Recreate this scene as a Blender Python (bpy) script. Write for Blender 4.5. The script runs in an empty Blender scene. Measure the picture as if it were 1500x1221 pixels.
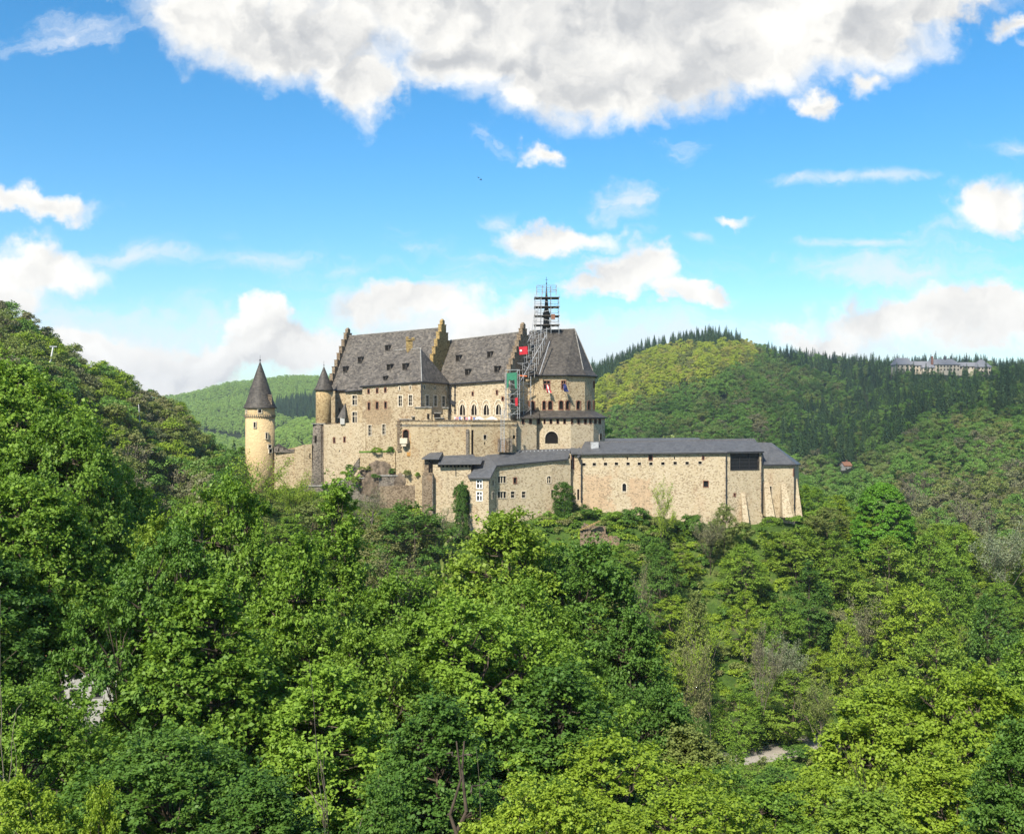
import bpy, math, random
import numpy as np
from mathutils import Vector
R = math.radians
PI = math.pi
sc = bpy.context.scene
col = sc.collection

# ------------------------------------------------------------------ camera, light, sky, exposure
F = 1500.0            # focal length in photo pixels (photo is 1500 wide)
CX, CY = 750.0, 610.5
cam_d = bpy.data.cameras.new('camera')
cam = bpy.data.objects.new('camera', cam_d)
col.objects.link(cam)
cam_d.sensor_width = 36.0
cam_d.lens = 36.0
cam_d.clip_start = 0.5
cam_d.clip_end = 9000.0
cam.location = (0, 0, 0)
cam.rotation_euler = (R(90), 0, 0)
sc.camera = cam

SUN_AZ, SUN_EL = 207.0, 44.0      # clockwise from +Y (the view direction), degrees
sv = Vector((math.sin(R(SUN_AZ)) * math.cos(R(SUN_EL)), math.cos(R(SUN_AZ)) * math.cos(R(SUN_EL)), math.sin(R(SUN_EL))))
sun_d = bpy.data.lights.new('sun', 'SUN')
sun_d.energy = 4.2
sun_d.angle = R(2.5)
sun_d.color = (1.0, 0.93, 0.80)
sun = bpy.data.objects.new('sun', sun_d)
col.objects.link(sun)
sun.rotation_euler = sv.to_track_quat('Z', 'Y').to_euler()
sun.location = sv * 300

sc.view_settings.view_transform = 'Standard'
sc.view_settings.look = 'None'
sc.view_settings.gamma = 1.0
sc.view_settings.exposure = 0.92
sc.render.engine = 'CYCLES'
sc.cycles.max_bounces = 5
sc.cycles.diffuse_bounces = 3
sc.cycles.glossy_bounces = 2
sc.cycles.transmission_bounces = 3
sc.cycles.volume_bounces = 0
sc.cycles.caustics_reflective = False
sc.cycles.caustics_refractive = False


class NT:
    """tiny node-graph helper"""
    def __init__(self, tree):
        self.t = tree
        self.n = tree.nodes
        self.l = tree.links

    def new(self, typ, ins=None, **kw):
        nd = self.n.new(typ)
        for k, v in kw.items():
            setattr(nd, k, v)
        if ins:
            for k, v in ins.items():
                s = nd.inputs[k]
                if isinstance(v, bpy.types.NodeSocket):
                    self.l.new(v, s)
                else:
                    s.default_value = v
        return nd

    def math(self, op, a, b=0.0, c=0.0, clamp=False):
        nd = self.new('ShaderNodeMath', {0: a, 1: b, 2: c}, operation=op)
        nd.use_clamp = clamp
        return nd.outputs[0]

    def vmath(self, op, a, b=None, out=0):
        ins = {0: a}
        if b is not None:
            ins[1] = b
        return self.new('ShaderNodeVectorMath', ins, operation=op).outputs[out]

    def noise(self, vec, scale, detail=4.0, rough=0.55, out=0, dist=0.0):
        return self.new('ShaderNodeTexNoise', {'Vector': vec, 'Scale': scale, 'Detail': detail, 'Roughness': rough, 'Distortion': dist}).outputs[out]

    def maprange(self, v, a, b, c=0.0, d=1.0, smooth=True):
        nd = self.new('ShaderNodeMapRange', {0: v, 1: a, 2: b, 3: c, 4: d}, interpolation_type='SMOOTHSTEP' if smooth else 'LINEAR')
        return nd.outputs[0]

    def mix(self, f, a, b, blend='MIX'):
        nd = self.n.new('ShaderNodeMix')
        nd.data_type = 'RGBA'
        nd.blend_type = blend
        for s, v in ((nd.inputs[0], f), (nd.inputs[6], a), (nd.inputs[7], b)):
            if isinstance(v, bpy.types.NodeSocket):
                self.l.new(v, s)
            else:
                s.default_value = v if not isinstance(v, tuple) or len(v) == 4 else (*v, 1.0)
        return nd.outputs[2]

    def ramp(self, f, stops):
        nd = self.n.new('ShaderNodeValToRGB')
        cr = nd.color_ramp
        while len(cr.elements) < len(stops):
            cr.elements.new(0.5)
        for e, (p, c) in zip(cr.elements, stops):
            e.position = p
            e.color = (*c, 1.0) if len(c) == 3 else c
        self.l.new(f, nd.inputs[0])
        return nd.outputs[0]


def build_world():
    w = bpy.data.worlds.new('World')
    sc.world = w
    w.use_nodes = True
    g = NT(w.node_tree)
    g.n.clear()
    out = g.n.new('ShaderNodeOutputWorld')
    sky = g.n.new('ShaderNodeTexSky')
    sky.sky_type = 'NISHITA'
    sky.sun_disc = False
    sky.sun_elevation = R(SUN_EL)
    sky.sun_rotation = R(SUN_AZ)
    sky.altitude = 300
    sky.air_density = 1.0
    sky.dust_density = 0.6
    sky.ozone_density = 2.5
    skyc = g.new('ShaderNodeHueSaturation', {'Hue': 0.492, 'Saturation': SKY_SAT, 'Value': SKY_VAL, 'Color': sky.outputs[0]}).outputs[0]
    skyc = g.mix(1.0, skyc, (0.90, 0.965, 1.0, 1.0), 'MULTIPLY')
    tc = g.n.new('ShaderNodeTexCoord').outputs['Generated']
    d = g.vmath('NORMALIZE', tc)
    sep = g.new('ShaderNodeSeparateXYZ', {0: d})
    X, Y, Z = sep.outputs
    Yc = g.math('MAXIMUM', g.math('ABSOLUTE', Y), 0.25)
    a = g.math('MULTIPLY', g.math('DIVIDE', X, Yc), 15.0)
    b = g.math('MULTIPLY', g.math('DIVIDE', Z, Yc), 15.0)
    behind = g.math('LESS_THAN', Y, 0.0)
    V = g.new('ShaderNodeCombineXYZ', {0: a, 1: b, 2: g.math('MULTIPLY', behind, 7.0)}).outputs[0]
    # ragged edges: two scales of domain warp
    wn = g.noise(V, 0.55, 6.0, 0.6, out=1)
    wv = g.vmath('SUBTRACT', wn, (0.5, 0.5, 0.5))
    W1 = g.vmath('ADD', V, g.vmath('MULTIPLY', wv, (2.6, 1.7, 0.0)))
    wn2 = g.noise(V, 2.6, 5.0, 0.6, out=1)
    wv2 = g.vmath('SUBTRACT', wn2, (0.5, 0.5, 0.5))
    W = g.vmath('ADD', W1, g.vmath('MULTIPLY', wv2, (0.32, 0.28, 0.0)))
    solid, thin = None, None

    Wt = g.vmath('ADD', V, g.vmath('MULTIPLY', wv, (1.6, 0.55, 0.0)))

    def blob(px, py, wx, wy, amp=1.0, W=W):
        c = ((px - 750) / 100.0, (610.5 - py) / 100.0, 0.0)
        q = g.vmath('MULTIPLY', g.vmath('SUBTRACT', W, c), (100.0 / wx, 100.0 / wy, 0.0))
        return g.math('MULTIPLY', g.math('SUBTRACT', 1.0, g.vmath('LENGTH', q, out=1)), amp)

    def comb(cur, v):
        return v if cur is None else g.math('SMOOTH_MAX', cur, v, 0.12)
    for px, py, wx, wy, amp in [
            (860, -60, 640, 190, 1.3), (330, 10, 150, 90, .9), (450, 50, 190, 85, 1), (545, 110, 75, 60, .8), (700, 70, 160, 70, 1), (860, 110, 200, 85, 1.1),
            (1010, 70, 230, 95, 1), (1230, 35, 190, 95, 1), (1380, 0, 120, 50, .8), (1180, 160, 50, 22, .6), (1270, 130, 36, 26, .5),
            (788, 226, 42, 20, .6), (800, 350, 88, 30, .9), (915, 400, 62, 46, 1), (1010, 434, 80, 18, .8), (895, 425, 80, 22, .9), (1095, 312, 38, 11, .5),
            (1465, 305, 85, 52, 1), (1490, 42, 36, 20, .6), (40, 298, 130, 26, .8), (50, 385, 120, 50, .8), (10, 430, 90, 34, .7),
            (382, 470, 62, 44, 1.3), (300, 530, 110, 42, 1.3), (430, 505, 110, 50, 1.3), (150, 515, 180, 42, 1.1), (600, 450, 120, 34, 1.0), (720, 480, 120, 40, .9), (240, 560, 120, 26, .8),
            (1330, 470, 170, 34, .9), (1440, 450, 110, 34, 1.0), (1500, 480, 130, 40, .9), (1190, 490, 90, 22, .8), (-350, 200, 330, 120, 1), (1950, 250, 330, 120, 1),
            (200, -500, 700, 260, 1), (1400, -700, 600, 250, 1)]:
        solid = comb(solid, blob(px, py, wx, wy, amp))
    for px, py, wx, wy, amp in [(900, 292, 60, 42, .8), (1270, 262, 170, 14, .7), (1260, 356, 120, 12, .8), (100, 60, 130, 40, .6), (200, 372, 140, 28, .7), (380, 385, 180, 24, .6),
                                (700, 210, 60, 34, .6), (1010, 220, 50, 30, .5), (590, 366, 50, 16, .4), (1320, 410, 220, 40, .7), (500, 400, 90, 14, .4), (1020, 345, 40, 14, .5), (730, 330, 60, 22, .6), (860, 500, 420, 50, 1.1), (200, 480, 360, 60, .8), (620, 500, 240, 60, 1.0), (1250, 490, 300, 50, 1.0), (1480, 215, 80, 20, .5), (1400, 380, 250, 60, .35), (700, 400, 500, 60, .3)]:
        thin = comb(thin, blob(px, py, wx, wy, amp, Wt if wy < 30 else W))
    f1 = g.noise(W, 0.85, 7.0, 0.5)
    f2 = g.noise(g.vmath('ADD', W, (-0.16, 0.20, 0.0)), 0.85, 7.0, 0.5)
    f3 = g.noise(g.vmath('MULTIPLY', W, (0.5, 1.6, 1.0)), 1.3, 8.0, 0.65)
    dens = g.math('ADD', solid, g.math('MULTIPLY', g.math('SUBTRACT', f1, 0.49), 1.0))
    alpha = g.maprange(dens, -0.06, 0.46)
    dthin = g.math('ADD', thin, g.math('MULTIPLY', g.math('SUBTRACT', f3, 0.55), 1.8))
    athin = g.math('MULTIPLY', g.maprange(dthin, -0.05, 0.75), 0.75)
    # self-shading of the cloud: thick parts greyer, sides that face the sun brighter
    thick = g.maprange(g.math('ADD', solid, g.math('MULTIPLY', g.math('SUBTRACT', g.noise(V, .55, 4.0, .55), .5), 1.5)), 0.12, 0.85)
    s1 = g.noise(W1, .85, 4.5, .5)
    s2 = g.noise(g.vmath('ADD', W1, (-0.2, 0.26, 0.0)), .85, 4.5, .5)
    lit = g.math('ADD', g.math('MULTIPLY', g.math('SUBTRACT', s1, s2), 1.0), g.math('MULTIPLY', g.math('SUBTRACT', f1, f2), .5))
    h = g.maprange(b, 2.4, 4.6)
    lit = g.math('MULTIPLY', lit, g.math('MULTIPLY_ADD', h, 0.0, 1.0))
    h = g.math('MULTIPLY', h, 1.0)            # near the horizon clouds are warm and bright, overhead one sees their grey bellies
    belly = g.math('MULTIPLY', thick, g.math('MULTIPLY_ADD', h, 0.29, 0.05))
    val = g.math('ADD', g.math('SUBTRACT', 1.0, belly), lit, clamp=False)
    val = g.math('MINIMUM', g.math('MAXIMUM', val, 0.5), 1.15)
    ccol = g.mix(g.maprange(val, 0.40, 0.95), (0.74, 0.76, 0.79), (1.0, 0.985, 0.94))
    ccol = g.mix(1.0, ccol, g.new('ShaderNodeCombineColor', {0: val, 1: val, 2: val}).outputs[0], 'MULTIPLY')
    ccol2 = g.mix(0.5, ccol, g.mix(g.maprange(val, 0.40, 1.0), (0.72, 0.74, 0.77), (1.0, 0.98, 0.93)))
    skybg = g.new('ShaderNodeBackground', {0: skyc, 1: 0.103})
    wht = g.new('ShaderNodeBackground', {0: (0.90, 0.93, 0.97, 1), 1: CLOUD_STR})
    cld = g.new('ShaderNodeBackground', {0: ccol2, 1: CLOUD_STR})
    m1 = g.new('ShaderNodeMixShader', {0: athin, 1: skybg.outputs[0], 2: wht.outputs[0]})
    m2 = g.new('ShaderNodeMixShader', {0: alpha, 1: m1.outputs[0], 2: cld.outputs[0]})
    g.l.new(m2.outputs[0], out.inputs[0])
    w.cycles.sampling_method = 'MANUAL'
    w.cycles.sample_map_resolution = 512


SKY_SAT, SKY_VAL, CLOUD_STR = 1.36, 1.0, 0.57
build_world()


# ------------------------------------------------------------------ helpers
def px2(px, py, Y):
    return np.array([(px - CX) / F * Y, Y, (CY - py) / F * Y])


def XY(px, Y):
    return np.array([(px - CX) / F * Y, Y])


def ZZ(py, Y):
    return (CY - py) / F * Y


def tag(o, label=None, cat=None, group=None, kind=None):
    for k, v in (('label', label), ('category', cat), ('group', group), ('kind', kind)):
        if v:
            o[k] = v
    return o


def wloc(o):
    v = np.zeros(3)
    while o is not None:
        v += np.array(o.location)
        o = o.parent
    return v


def link(name, me, parent=None, loc=None):
    o = bpy.data.objects.new(name, me)
    col.objects.link(o)
    if parent is not None:
        o.parent = parent
    if loc is not None:
        o.location = loc
    return o


def thing(name, label, cat, loc, group=None):
    o = link(name, None, None, tuple(float(v) for v in loc))
    return tag(o, label, cat, group)


def np_mesh(name, V, Q, mats, mi=None, smooth=False):
    """fast mesh from numpy: V (n,3); Q (m,k) faces all with k corners"""
    me = bpy.data.meshes.new(name)
    V = np.ascontiguousarray(V, dtype=np.float32)
    Q = np.ascontiguousarray(Q, dtype=np.int32)
    m, k = Q.shape
    me.vertices.add(len(V))
    me.vertices.foreach_set('co', V.ravel())
    me.loops.add(m * k)
    me.loops.foreach_set('vertex_index', Q.ravel())
    me.polygons.add(m)
    me.polygons.foreach_set('loop_start', np.arange(0, m * k, k, dtype=np.int32))
    me.polygons.foreach_set('loop_total', np.full(m, k, dtype=np.int32))
    if mi is not None:
        me.polygons.foreach_set('material_index', np.ascontiguousarray(mi, dtype=np.int32))
    if smooth:
        me.polygons.foreach_set('use_smooth', np.ones(m, dtype=bool))
    for mt in mats:
        me.materials.append(mt)
    me.update(calc_edges=True)
    return me


class MB:
    def __init__(self):
        self.v, self.f, self.mi = [], [], []

    def poly(self, pts, mi=0):
        i = len(self.v)
        self.v += [tuple(float(c) for c in p) for p in pts]
        self.f.append(tuple(range(i, i + len(pts))))
        self.mi.append(mi)

    def slab(self, pts, th, mi=0, d=(0, 0, -1)):
        """polygon extruded by th along d"""
        n = len(pts)
        i = len(self.v)
        P = [np.array(p, float) for p in pts]
        D = np.array(d, float) * th
        self.v += [tuple(p) for p in P] + [tuple(p + D) for p in P]
        self.f.append(tuple(range(i, i + n)))
        self.f.append(tuple(reversed(range(i + n, i + 2 * n))))
        self.mi += [mi, mi]
        for k in range(n):
            k2 = (k + 1) % n
            self.f.append((i + k, i + n + k, i + n + k2, i + k2))
            self.mi.append(mi)

    def box(self, c, s, rz=0.0, mi=0, taper=1.0):
        """box centred in x,y at c, from z=c[2] up by s[2]; taper scales the top"""
        ca, sa = math.cos(rz), math.sin(rz)
        i = len(self.v)
        for zz, t in ((0, 1.0), (s[2], taper)):
            for x, y in ((-.5, -.5), (.5, -.5), (.5, .5), (-.5, .5)):
                X, Y = x * s[0] * t, y * s[1] * t
                self.v.append((c[0] + X * ca - Y * sa, c[1] + X * sa + Y * ca, c[2] + zz))
        for q in ((3, 2, 1, 0), (4, 5, 6, 7), (0, 1, 5, 4), (1, 2, 6, 5), (2, 3, 7, 6), (3, 0, 4, 7)):
            self.f.append(tuple(i + k for k in q))
            self.mi.append(mi)

    def tube(self, a, b, r0, r1=None, n=6, mi=0, caps=True):
        r1 = r0 if r1 is None else r1
        a, b = np.array(a, float), np.array(b, float)
        d = b - a
        L = np.linalg.norm(d)
        if L < 1e-6:
            return
        d /= L
        u = np.cross(d, (0, 0, 1.0) if abs(d[2]) < .9 else (1.0, 0, 0))
        u /= np.linalg.norm(u)
        w = np.cross(d, u)
        i = len(self.v)
        for p, r in ((a, r0), (b, r1)):
            for k in range(n):
                t = 2 * PI * k / n
                self.v.append(tuple(p + r * (math.cos(t) * u + math.sin(t) * w)))
        for k in range(n):
            k2 = (k + 1) % n
            self.f.append((i + k, i + k2, i + n + k2, i + n + k))
            self.mi.append(mi)
        if caps:
            self.f.append(tuple(i + k for k in reversed(range(n))))
            self.f.append(tuple(i + n + k for k in range(n)))
            self.mi += [mi, mi]

    def lathe(self, c, prof, n=24, mi=0, sx=1.0):
        """profile [(r,z)...] turned about vertical axis through c"""
        i = len(self.v)
        for r, z in prof:
            for k in range(n):
                t = 2 * PI * k / n
                self.v.append((c[0] + r * math.cos(t) * sx, c[1] + r * math.sin(t), c[2] + z))
        for j in range(len(prof) - 1):
            for k in range(n):
                k2 = (k + 1) % n
                self.f.append((i + j * n + k, i + j * n + k2, i + (j + 1) * n + k2, i + (j + 1) * n + k))
                self.mi.append(mi)
        self.f.append(tuple(i + k for k in reversed(range(n))))
        self.f.append(tuple(i + (len(prof) - 1) * n + k for k in range(n)))
        self.mi += [mi, mi]

    def build(self, name, mat, parent=None, smooth=False, loc=None):
        mats = mat if isinstance(mat, (list, tuple)) else [mat]
        me = bpy.data.meshes.new(name)
        off = wloc(parent) if parent is not None else (np.array(loc, float) if loc is not None else np.zeros(3))
        V = [(v[0] - off[0], v[1] - off[1], v[2] - off[2]) for v in self.v]
        me.from_pydata(V, [], self.f)
        for m in mats:
            me.materials.append(m)
        me.polygons.foreach_set('material_index', self.mi)
        if smooth:
            me.polygons.foreach_set('use_smooth', [True] * len(self.f))
        me.update()
        return link(name, me, parent, None if parent is not None else (tuple(off) if loc is not None else None))


# ------------------------------------------------------------------ materials
def new_mat(name):
    m = bpy.data.materials.new(name)
    m.use_nodes = True
    g = NT(m.node_tree)
    g.n.clear()
    return m, g, g.n.new('ShaderNodeOutputMaterial')


def simple(name, colr, rough=0.7, metal=0.0, var=0.12, spec=0.3, vscale=3.0):
    m, g, out = new_mat(name)
    pos = g.n.new('ShaderNodeNewGeometry').outputs['Position']
    nz = g.noise(pos, vscale, 5.0, 0.6)
    c = g.mix(g.maprange(nz, .3, .7), tuple(x * (1 - var) for x in colr), tuple(min(1, x * (1 + var)) for x in colr))
    p = g.new('ShaderNodeBsdfPrincipled', {'Base Color': c, 'Roughness': rough, 'Metallic': metal, 'Specular IOR Level': spec})
    g.l.new(p.outputs[0], out.inputs[0])
    return m


def stone(name, light, mid, dark, scale=3.6, stain=(0.30, 0.17, 0.08), stain_amt=0.35, darkamt=0.4, grime=0.25, patches=None, pcol=None, pdark=None):
    """rubble masonry: irregular stones, joints, rust-coloured and grey weathering"""
    m, g, out = new_mat(name)
    pos = g.n.new('ShaderNodeNewGeometry').outputs['Position']
    st = g.vmath('MULTIPLY', pos, (1.0, 1.0, 1.45))
    st = g.vmath('ADD', st, g.vmath('MULTIPLY', g.vmath('SUBTRACT', g.noise(pos, 1.7, 3.0, .5, out=1), (.5, .5, .5)), (.5, .5, .5)))
    vo = g.new('ShaderNodeTexVoronoi', {'Vector': st, 'Scale': scale, 'Randomness': 1.0}, feature='F1')
    sepc = g.new('ShaderNodeSeparateColor', {0: vo.outputs['Color']})
    rnd = sepc.outputs[0]
    rnd2 = sepc.outputs[1]
    ve = g.new('ShaderNodeTexVoronoi', {'Vector': st, 'Scale': scale, 'Randomness': 1.0}, feature='DISTANCE_TO_EDGE')
    base = g.mix(g.maprange(rnd, 0.1, 0.9), mid, light)
    if patches:      # areas of other stone, ragged at the edge
        sp = g.new('ShaderNodeSeparateXYZ', {0: g.vmath('ADD', pos, g.vmath('MULTIPLY', g.vmath('SUBTRACT', g.noise(pos, .7, 4.0, .6, out=1), (.5, .5, .5)), (4.5, 4.5, 4.5)))}).outputs
        pm = None
        for cx_, cz_, rx_, rz_ in patches:
            e = g.math('MAXIMUM', g.math('ABSOLUTE', g.math('MULTIPLY', g.math('SUBTRACT', sp[0], cx_), 1 / rx_)), g.math('ABSOLUTE', g.math('MULTIPLY', g.math('SUBTRACT', sp[2], cz_), 1 / rz_)))
            e = g.maprange(e, .85, 1.05, 1.0, 0.0)
            pm = e if pm is None else g.math('MAXIMUM', pm, e)
        base = g.mix(g.math('MULTIPLY', pm, .7), base, g.mix(g.maprange(rnd2, .2, .8), pcol, pdark))
    big = g.noise(pos, 0.16, 5.0, .6)
    isd = g.math('GREATER_THAN', g.math('ADD', rnd2, g.math('MULTIPLY', g.math('SUBTRACT', big, .5), .7)), 1.0 - darkamt * .55)
    base = g.mix(g.math('MULTIPLY', isd, .85), base, dark)
    fine = g.noise(pos, 9.0, 4.0, .65)
    base = g.mix(g.maprange(fine, .35, .7, 0, .35), base, mid)
    joint = g.maprange(ve.outputs[0], 0.0, 0.06, 0.55, 0.0)
    base = g.mix(joint, base, tuple(x * 1.05 for x in light))
    stn = g.maprange(g.noise(g.vmath('MULTIPLY', pos, (1, 1, .45)), 0.33, 6.0, .6), .54, .72, 0, stain_amt)
    base = g.mix(stn, base, stain)
    streak = g.maprange(g.noise(g.vmath('MULTIPLY', pos, (1, 1, .12)), 0.9, 5.0, .6), .52, .78, 0, grime)
    base = g.mix(streak, base, tuple(x * .75 for x in dark))
    bump = g.new('ShaderNodeBump', {'Strength': .55, 'Distance': .12, 'Height': g.math('ADD', g.maprange(ve.outputs[0], 0, .12), g.math('MULTIPLY', rnd, .5))})
    p = g.new('ShaderNodeBsdfPrincipled', {'Base Color': base, 'Roughness': .92, 'Specular IOR Level': .15, 'Normal': bump.outputs[0]})
    g.l.new(p.outputs[0], out.inputs[0])
    return m


def slate(name, a, b, spot, scale=2.2, rowh=3.2, spots=.5, rough=.62):
    """slate roofing: small tiles of uneven tone with lichen"""
    m, g, out = new_mat(name)
    pos = g.n.new('ShaderNodeNewGeometry').outputs['Position']
    v = g.vmath('MULTIPLY', pos, (1.2, 1.2, 2.0))
    vo = g.new('ShaderNodeTexVoronoi', {'Vector': v, 'Scale': scale}, feature='F1')
    rnd = g.new('ShaderNodeSeparateColor', {0: vo.outputs['Color']}).outputs[0]
    c = g.mix(rnd, a, b)
    rows = g.new('ShaderNodeTexWave', {'Vector': pos, 'Scale': rowh * .5, 'Distortion': 1.5, 'Detail': 2.0}, wave_type='BANDS', bands_direction='Z').outputs[1]
    c = g.mix(g.maprange(rows, .0, .35, .35, 0.0), c, tuple(x * .5 for x in a))
    l1 = g.maprange(g.noise(pos, 1.5, 7.0, .7), .5, .68, 0, spots)
    c = g.mix(l1, c, spot)
    l2 = g.maprange(g.noise(g.vmath('MULTIPLY', pos, (1, 1, .35)), 0.5, 4.0, .6), .45, .75, 0, .45)
    c = g.mix(l2, c, tuple(x * .62 for x in a))
    bump = g.new('ShaderNodeBump', {'Strength': .4, 'Distance': .08, 'Height': rnd})
    p = g.new('ShaderNodeBsdfPrincipled', {'Base Color': c, 'Roughness': rough, 'Specular IOR Level': .3, 'Normal': bump.outputs[0]})
    g.l.new(p.outputs[0], out.inputs[0])
    return m


def leafmat(name, c1, c2, c3=None, trans=.28, rough=.5):
    """leaves: per-tree and per-patch tone, light shining through"""
    m, g, out = new_mat(name)
    oi = g.n.new('ShaderNodeObjectInfo')
    pos = g.n.new('ShaderNodeNewGeometry').outputs['Position']
    isl = g.n.new('ShaderNodeNewGeometry').outputs['Random Per Island']
    n1 = g.noise(pos, .35, 3.0, .6)
    f = g.math('ADD', g.math('MULTIPLY', isl, .45), g.math('MULTIPLY', g.maprange(n1, .3, .7), .3))
    f = g.math('ADD', f, g.math('MULTIPLY', oi.outputs['Random'], .35), clamp=True)
    c = g.mix(f, c1, c2)
    if c3 is not None:
        rr = g.math('FRACT', g.math('MULTIPLY', oi.outputs['Random'], 7.31))
        c = g.mix(g.maprange(rr, .55, 1.0, 0, .85), c, c3)
    p = g.new('ShaderNodeBsdfPrincipled', {'Base Color': c, 'Roughness': rough, 'Specular IOR Level': .22})
    tc = g.mix(1.0, c, (1.25, 1.35, .6, 1), 'MULTIPLY')
    t = g.new('ShaderNodeBsdfTranslucent', {0: tc})
    mx = g.new('ShaderNodeMixShader', {0: trans, 1: p.outputs[0], 2: t.outputs[0]})
    g.l.new(mx.outputs[0], out.inputs[0])
    return m


M = {}
M['stone'] = stone('rubble_stone_cream', (.51, .415, .275), (.42, .325, .195), (.20, .135, .075), darkamt=.42)
M['stone_block'] = stone('rubble_stone_cream_patched', (.51, .42, .29), (.42, .33, .21), (.20, .135, .075), darkamt=.45, patches=[(-27.4, .9, 3.0, 2.7)], pcol=(.34, .22, .12), pdark=(.14, .085, .045))
M['stone_wing'] = stone('rubble_stone_pale_rosy', (.57, .48, .34), (.48, .385, .25), (.24, .175, .11), stain=(.42, .24, .13), stain_amt=.3, darkamt=.36, grime=.3, patches=[(16.7, -15.2, 3.0, 3.6), (25.2, -15.0, 2.2, 3.3)], pcol=(.55, .36, .22), pdark=(.40, .25, .15))
M['stone_pale'] = stone('rubble_stone_pale', (.56, .47, .33), (.48, .385, .25), (.24, .175, .11), stain=(.42, .24, .13), stain_amt=.35, darkamt=.34, grime=.3)
M['stone_brown'] = stone('rubble_stone_brown', (.31, .24, .165), (.22, .17, .115), (.09, .06, .04), stain_amt=.5, darkamt=.6, grime=.5)
M['stone_turret'] = stone('yellow_brown_rubble', (.50, .38, .21), (.38, .27, .13), (.17, .11, .05), stain=(.38, .25, .06), stain_amt=.5, darkamt=.4)
M['stone_grey'] = stone('weathered_dark_stone', (.24, .21, .17), (.17, .145, .12), (.06, .052, .045), stain_amt=.2, darkamt=.6, grime=.7)
M['stone_yellow'] = stone('lichen_yellow_stone', (.45, .33, .14), (.34, .235, .10), (.13, .085, .04), stain=(.42, .26, .05), stain_amt=.6, darkamt=.5)
M['plaster'] = stone('ochre_plaster', (.55, .41, .225), (.52, .385, .21), (.46, .33, .18), scale=1.2, stain=(.36, .25, .13), stain_amt=.3, darkamt=.1, grime=.22)
M['slate_old'] = slate('old_lichened_slate', (.042, .036, .031), (.150, .132, .112), (.235, .20, .155), scale=1.9, spots=.55)
M['slate_dark'] = slate('dark_slate', (.040, .035, .030), (.095, .083, .070), (.17, .145, .115), scale=1.9, spots=.45)
M['slate_new'] = slate('blue_grey_slate', (.072, .074, .079), (.108, .110, .116), (.165, .165, .168), spots=.25, rough=.5)
M['gutter'] = simple('dark_gutter_metal', (.035, .035, .038), .5)
M['glass'] = simple('dark_window_glass', (.014, .015, .017), .3, 0, .3, .22)
M['hole'] = simple('dark_interior', (.014, .012, .010), .9, 0, .3, .1)
M['trim'] = simple('pale_dressed_stone', (.58, .50, .38), .85)
M['trim_brown'] = simple('red_brown_sandstone', (.21, .10, .065), .85)
M['white'] = simple('white_paint', (.75, .74, .71), .6)
M['grey_stone'] = simple('grey_capping_stone', (.24, .23, .21), .85, var=.35)
M['steel'] = simple('galvanised_steel', (.46, .46, .46), .45, .3, .2)
M['steel_dark'] = simple('weathered_steel_plank', (.13, .115, .10), .7, .1, .3)
M['red'] = simple('red_sheeting', (.45, .018, .03), .6)
M['green_net'] = simple('green_safety_net', (.04, .19, .11), .8)
M['blue'] = simple('navy_cloth', (.02, .03, .12), .8)
M['bark'] = simple('tree_bark', (.085, .065, .048), .9, var=.45, vscale=2.0)
M['bark_pale'] = simple('pale_tree_bark', (.17, .145, .11), .9, var=.3, vscale=2.0)
M['rock'] = simple('dark_schist_rock', (.13, .10, .072), .95, var=.5, vscale=1.2)
M['mansion_roof'] = simple('light_grey_slates', (.20, .20, .21), .7, var=.2)
M['asphalt'] = simple('pale_road_gravel', (.30, .27, .23), .95)
M['orange_tile'] = simple('orange_roof_tile', (.30, .15, .09), .8, var=.25)
M['house_white'] = simple('white_render', (.42, .41, .38), .85)
M['house_cream'] = simple('cream_render', (.48, .42, .32), .85)
M['skin'] = simple('skin', (.55, .34, .25), .6)
M['hair'] = simple('dark_hair', (.05, .035, .025), .7)
M['trousers'] = simple('dark_trousers', (.04, .045, .07), .85)
M['shirt_white'] = simple('white_shirt', (.75, .74, .76), .8)
M['shirt_pink'] = simple('pink_shirt', (.65, .28, .36), .8)
M['shirt_blue'] = simple('blue_shirt', (.12, .2, .42), .8)
M['wood'] = simple('brown_timber', (.16, .09, .05), .8, var=.3)

M['leaf'] = leafmat('fresh_green_leaves', (.085, .170, .022), (.240, .370, .046), (.225, .315, .040))
M['leaf_vivid'] = leafmat('vivid_green_leaves', (.060, .165, .014), (.150, .320, .026), trans=.25)
M['leaf_deep'] = leafmat('deep_green_leaves', (.050, .122, .022), (.130, .235, .038))
M['leaf_lime'] = leafmat('lime_green_leaves', (.165, .255, .022), (.300, .400, .042))
M['leaf_olive'] = leafmat('olive_spring_leaves', (.150, .195, .050), (.245, .285, .080), (.23, .22, .10))
M['leaf_brown'] = leafmat('brownish_budding_twigs', (.155, .155, .085), (.230, .225, .120), (.16, .19, .08), trans=.2)
M['leaf_pale'] = leafmat('silvery_pale_leaves', (.17, .21, .12), (.26, .29, .17), trans=.25)
M['needle'] = leafmat('dark_conifer_needles', (.032, .074, .034), (.075, .140, .055), (.095, .16, .055), trans=.1, rough=.6)
M['leaf_far'] = leafmat('hillside_tree_leaves', (.095, .200, .040), (.205, .340, .070), (.22, .26, .09), trans=.3)
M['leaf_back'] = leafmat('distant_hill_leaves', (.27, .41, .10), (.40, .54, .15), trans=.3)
M['leaf_sun'] = leafmat('sunlit_yellow_green_young_leaves', (.28, .36, .04), (.44, .49, .06), (.44, .38, .12), trans=.3)  # young yellow-green leaves, with the hill patch's sunlight put into their colour

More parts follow.
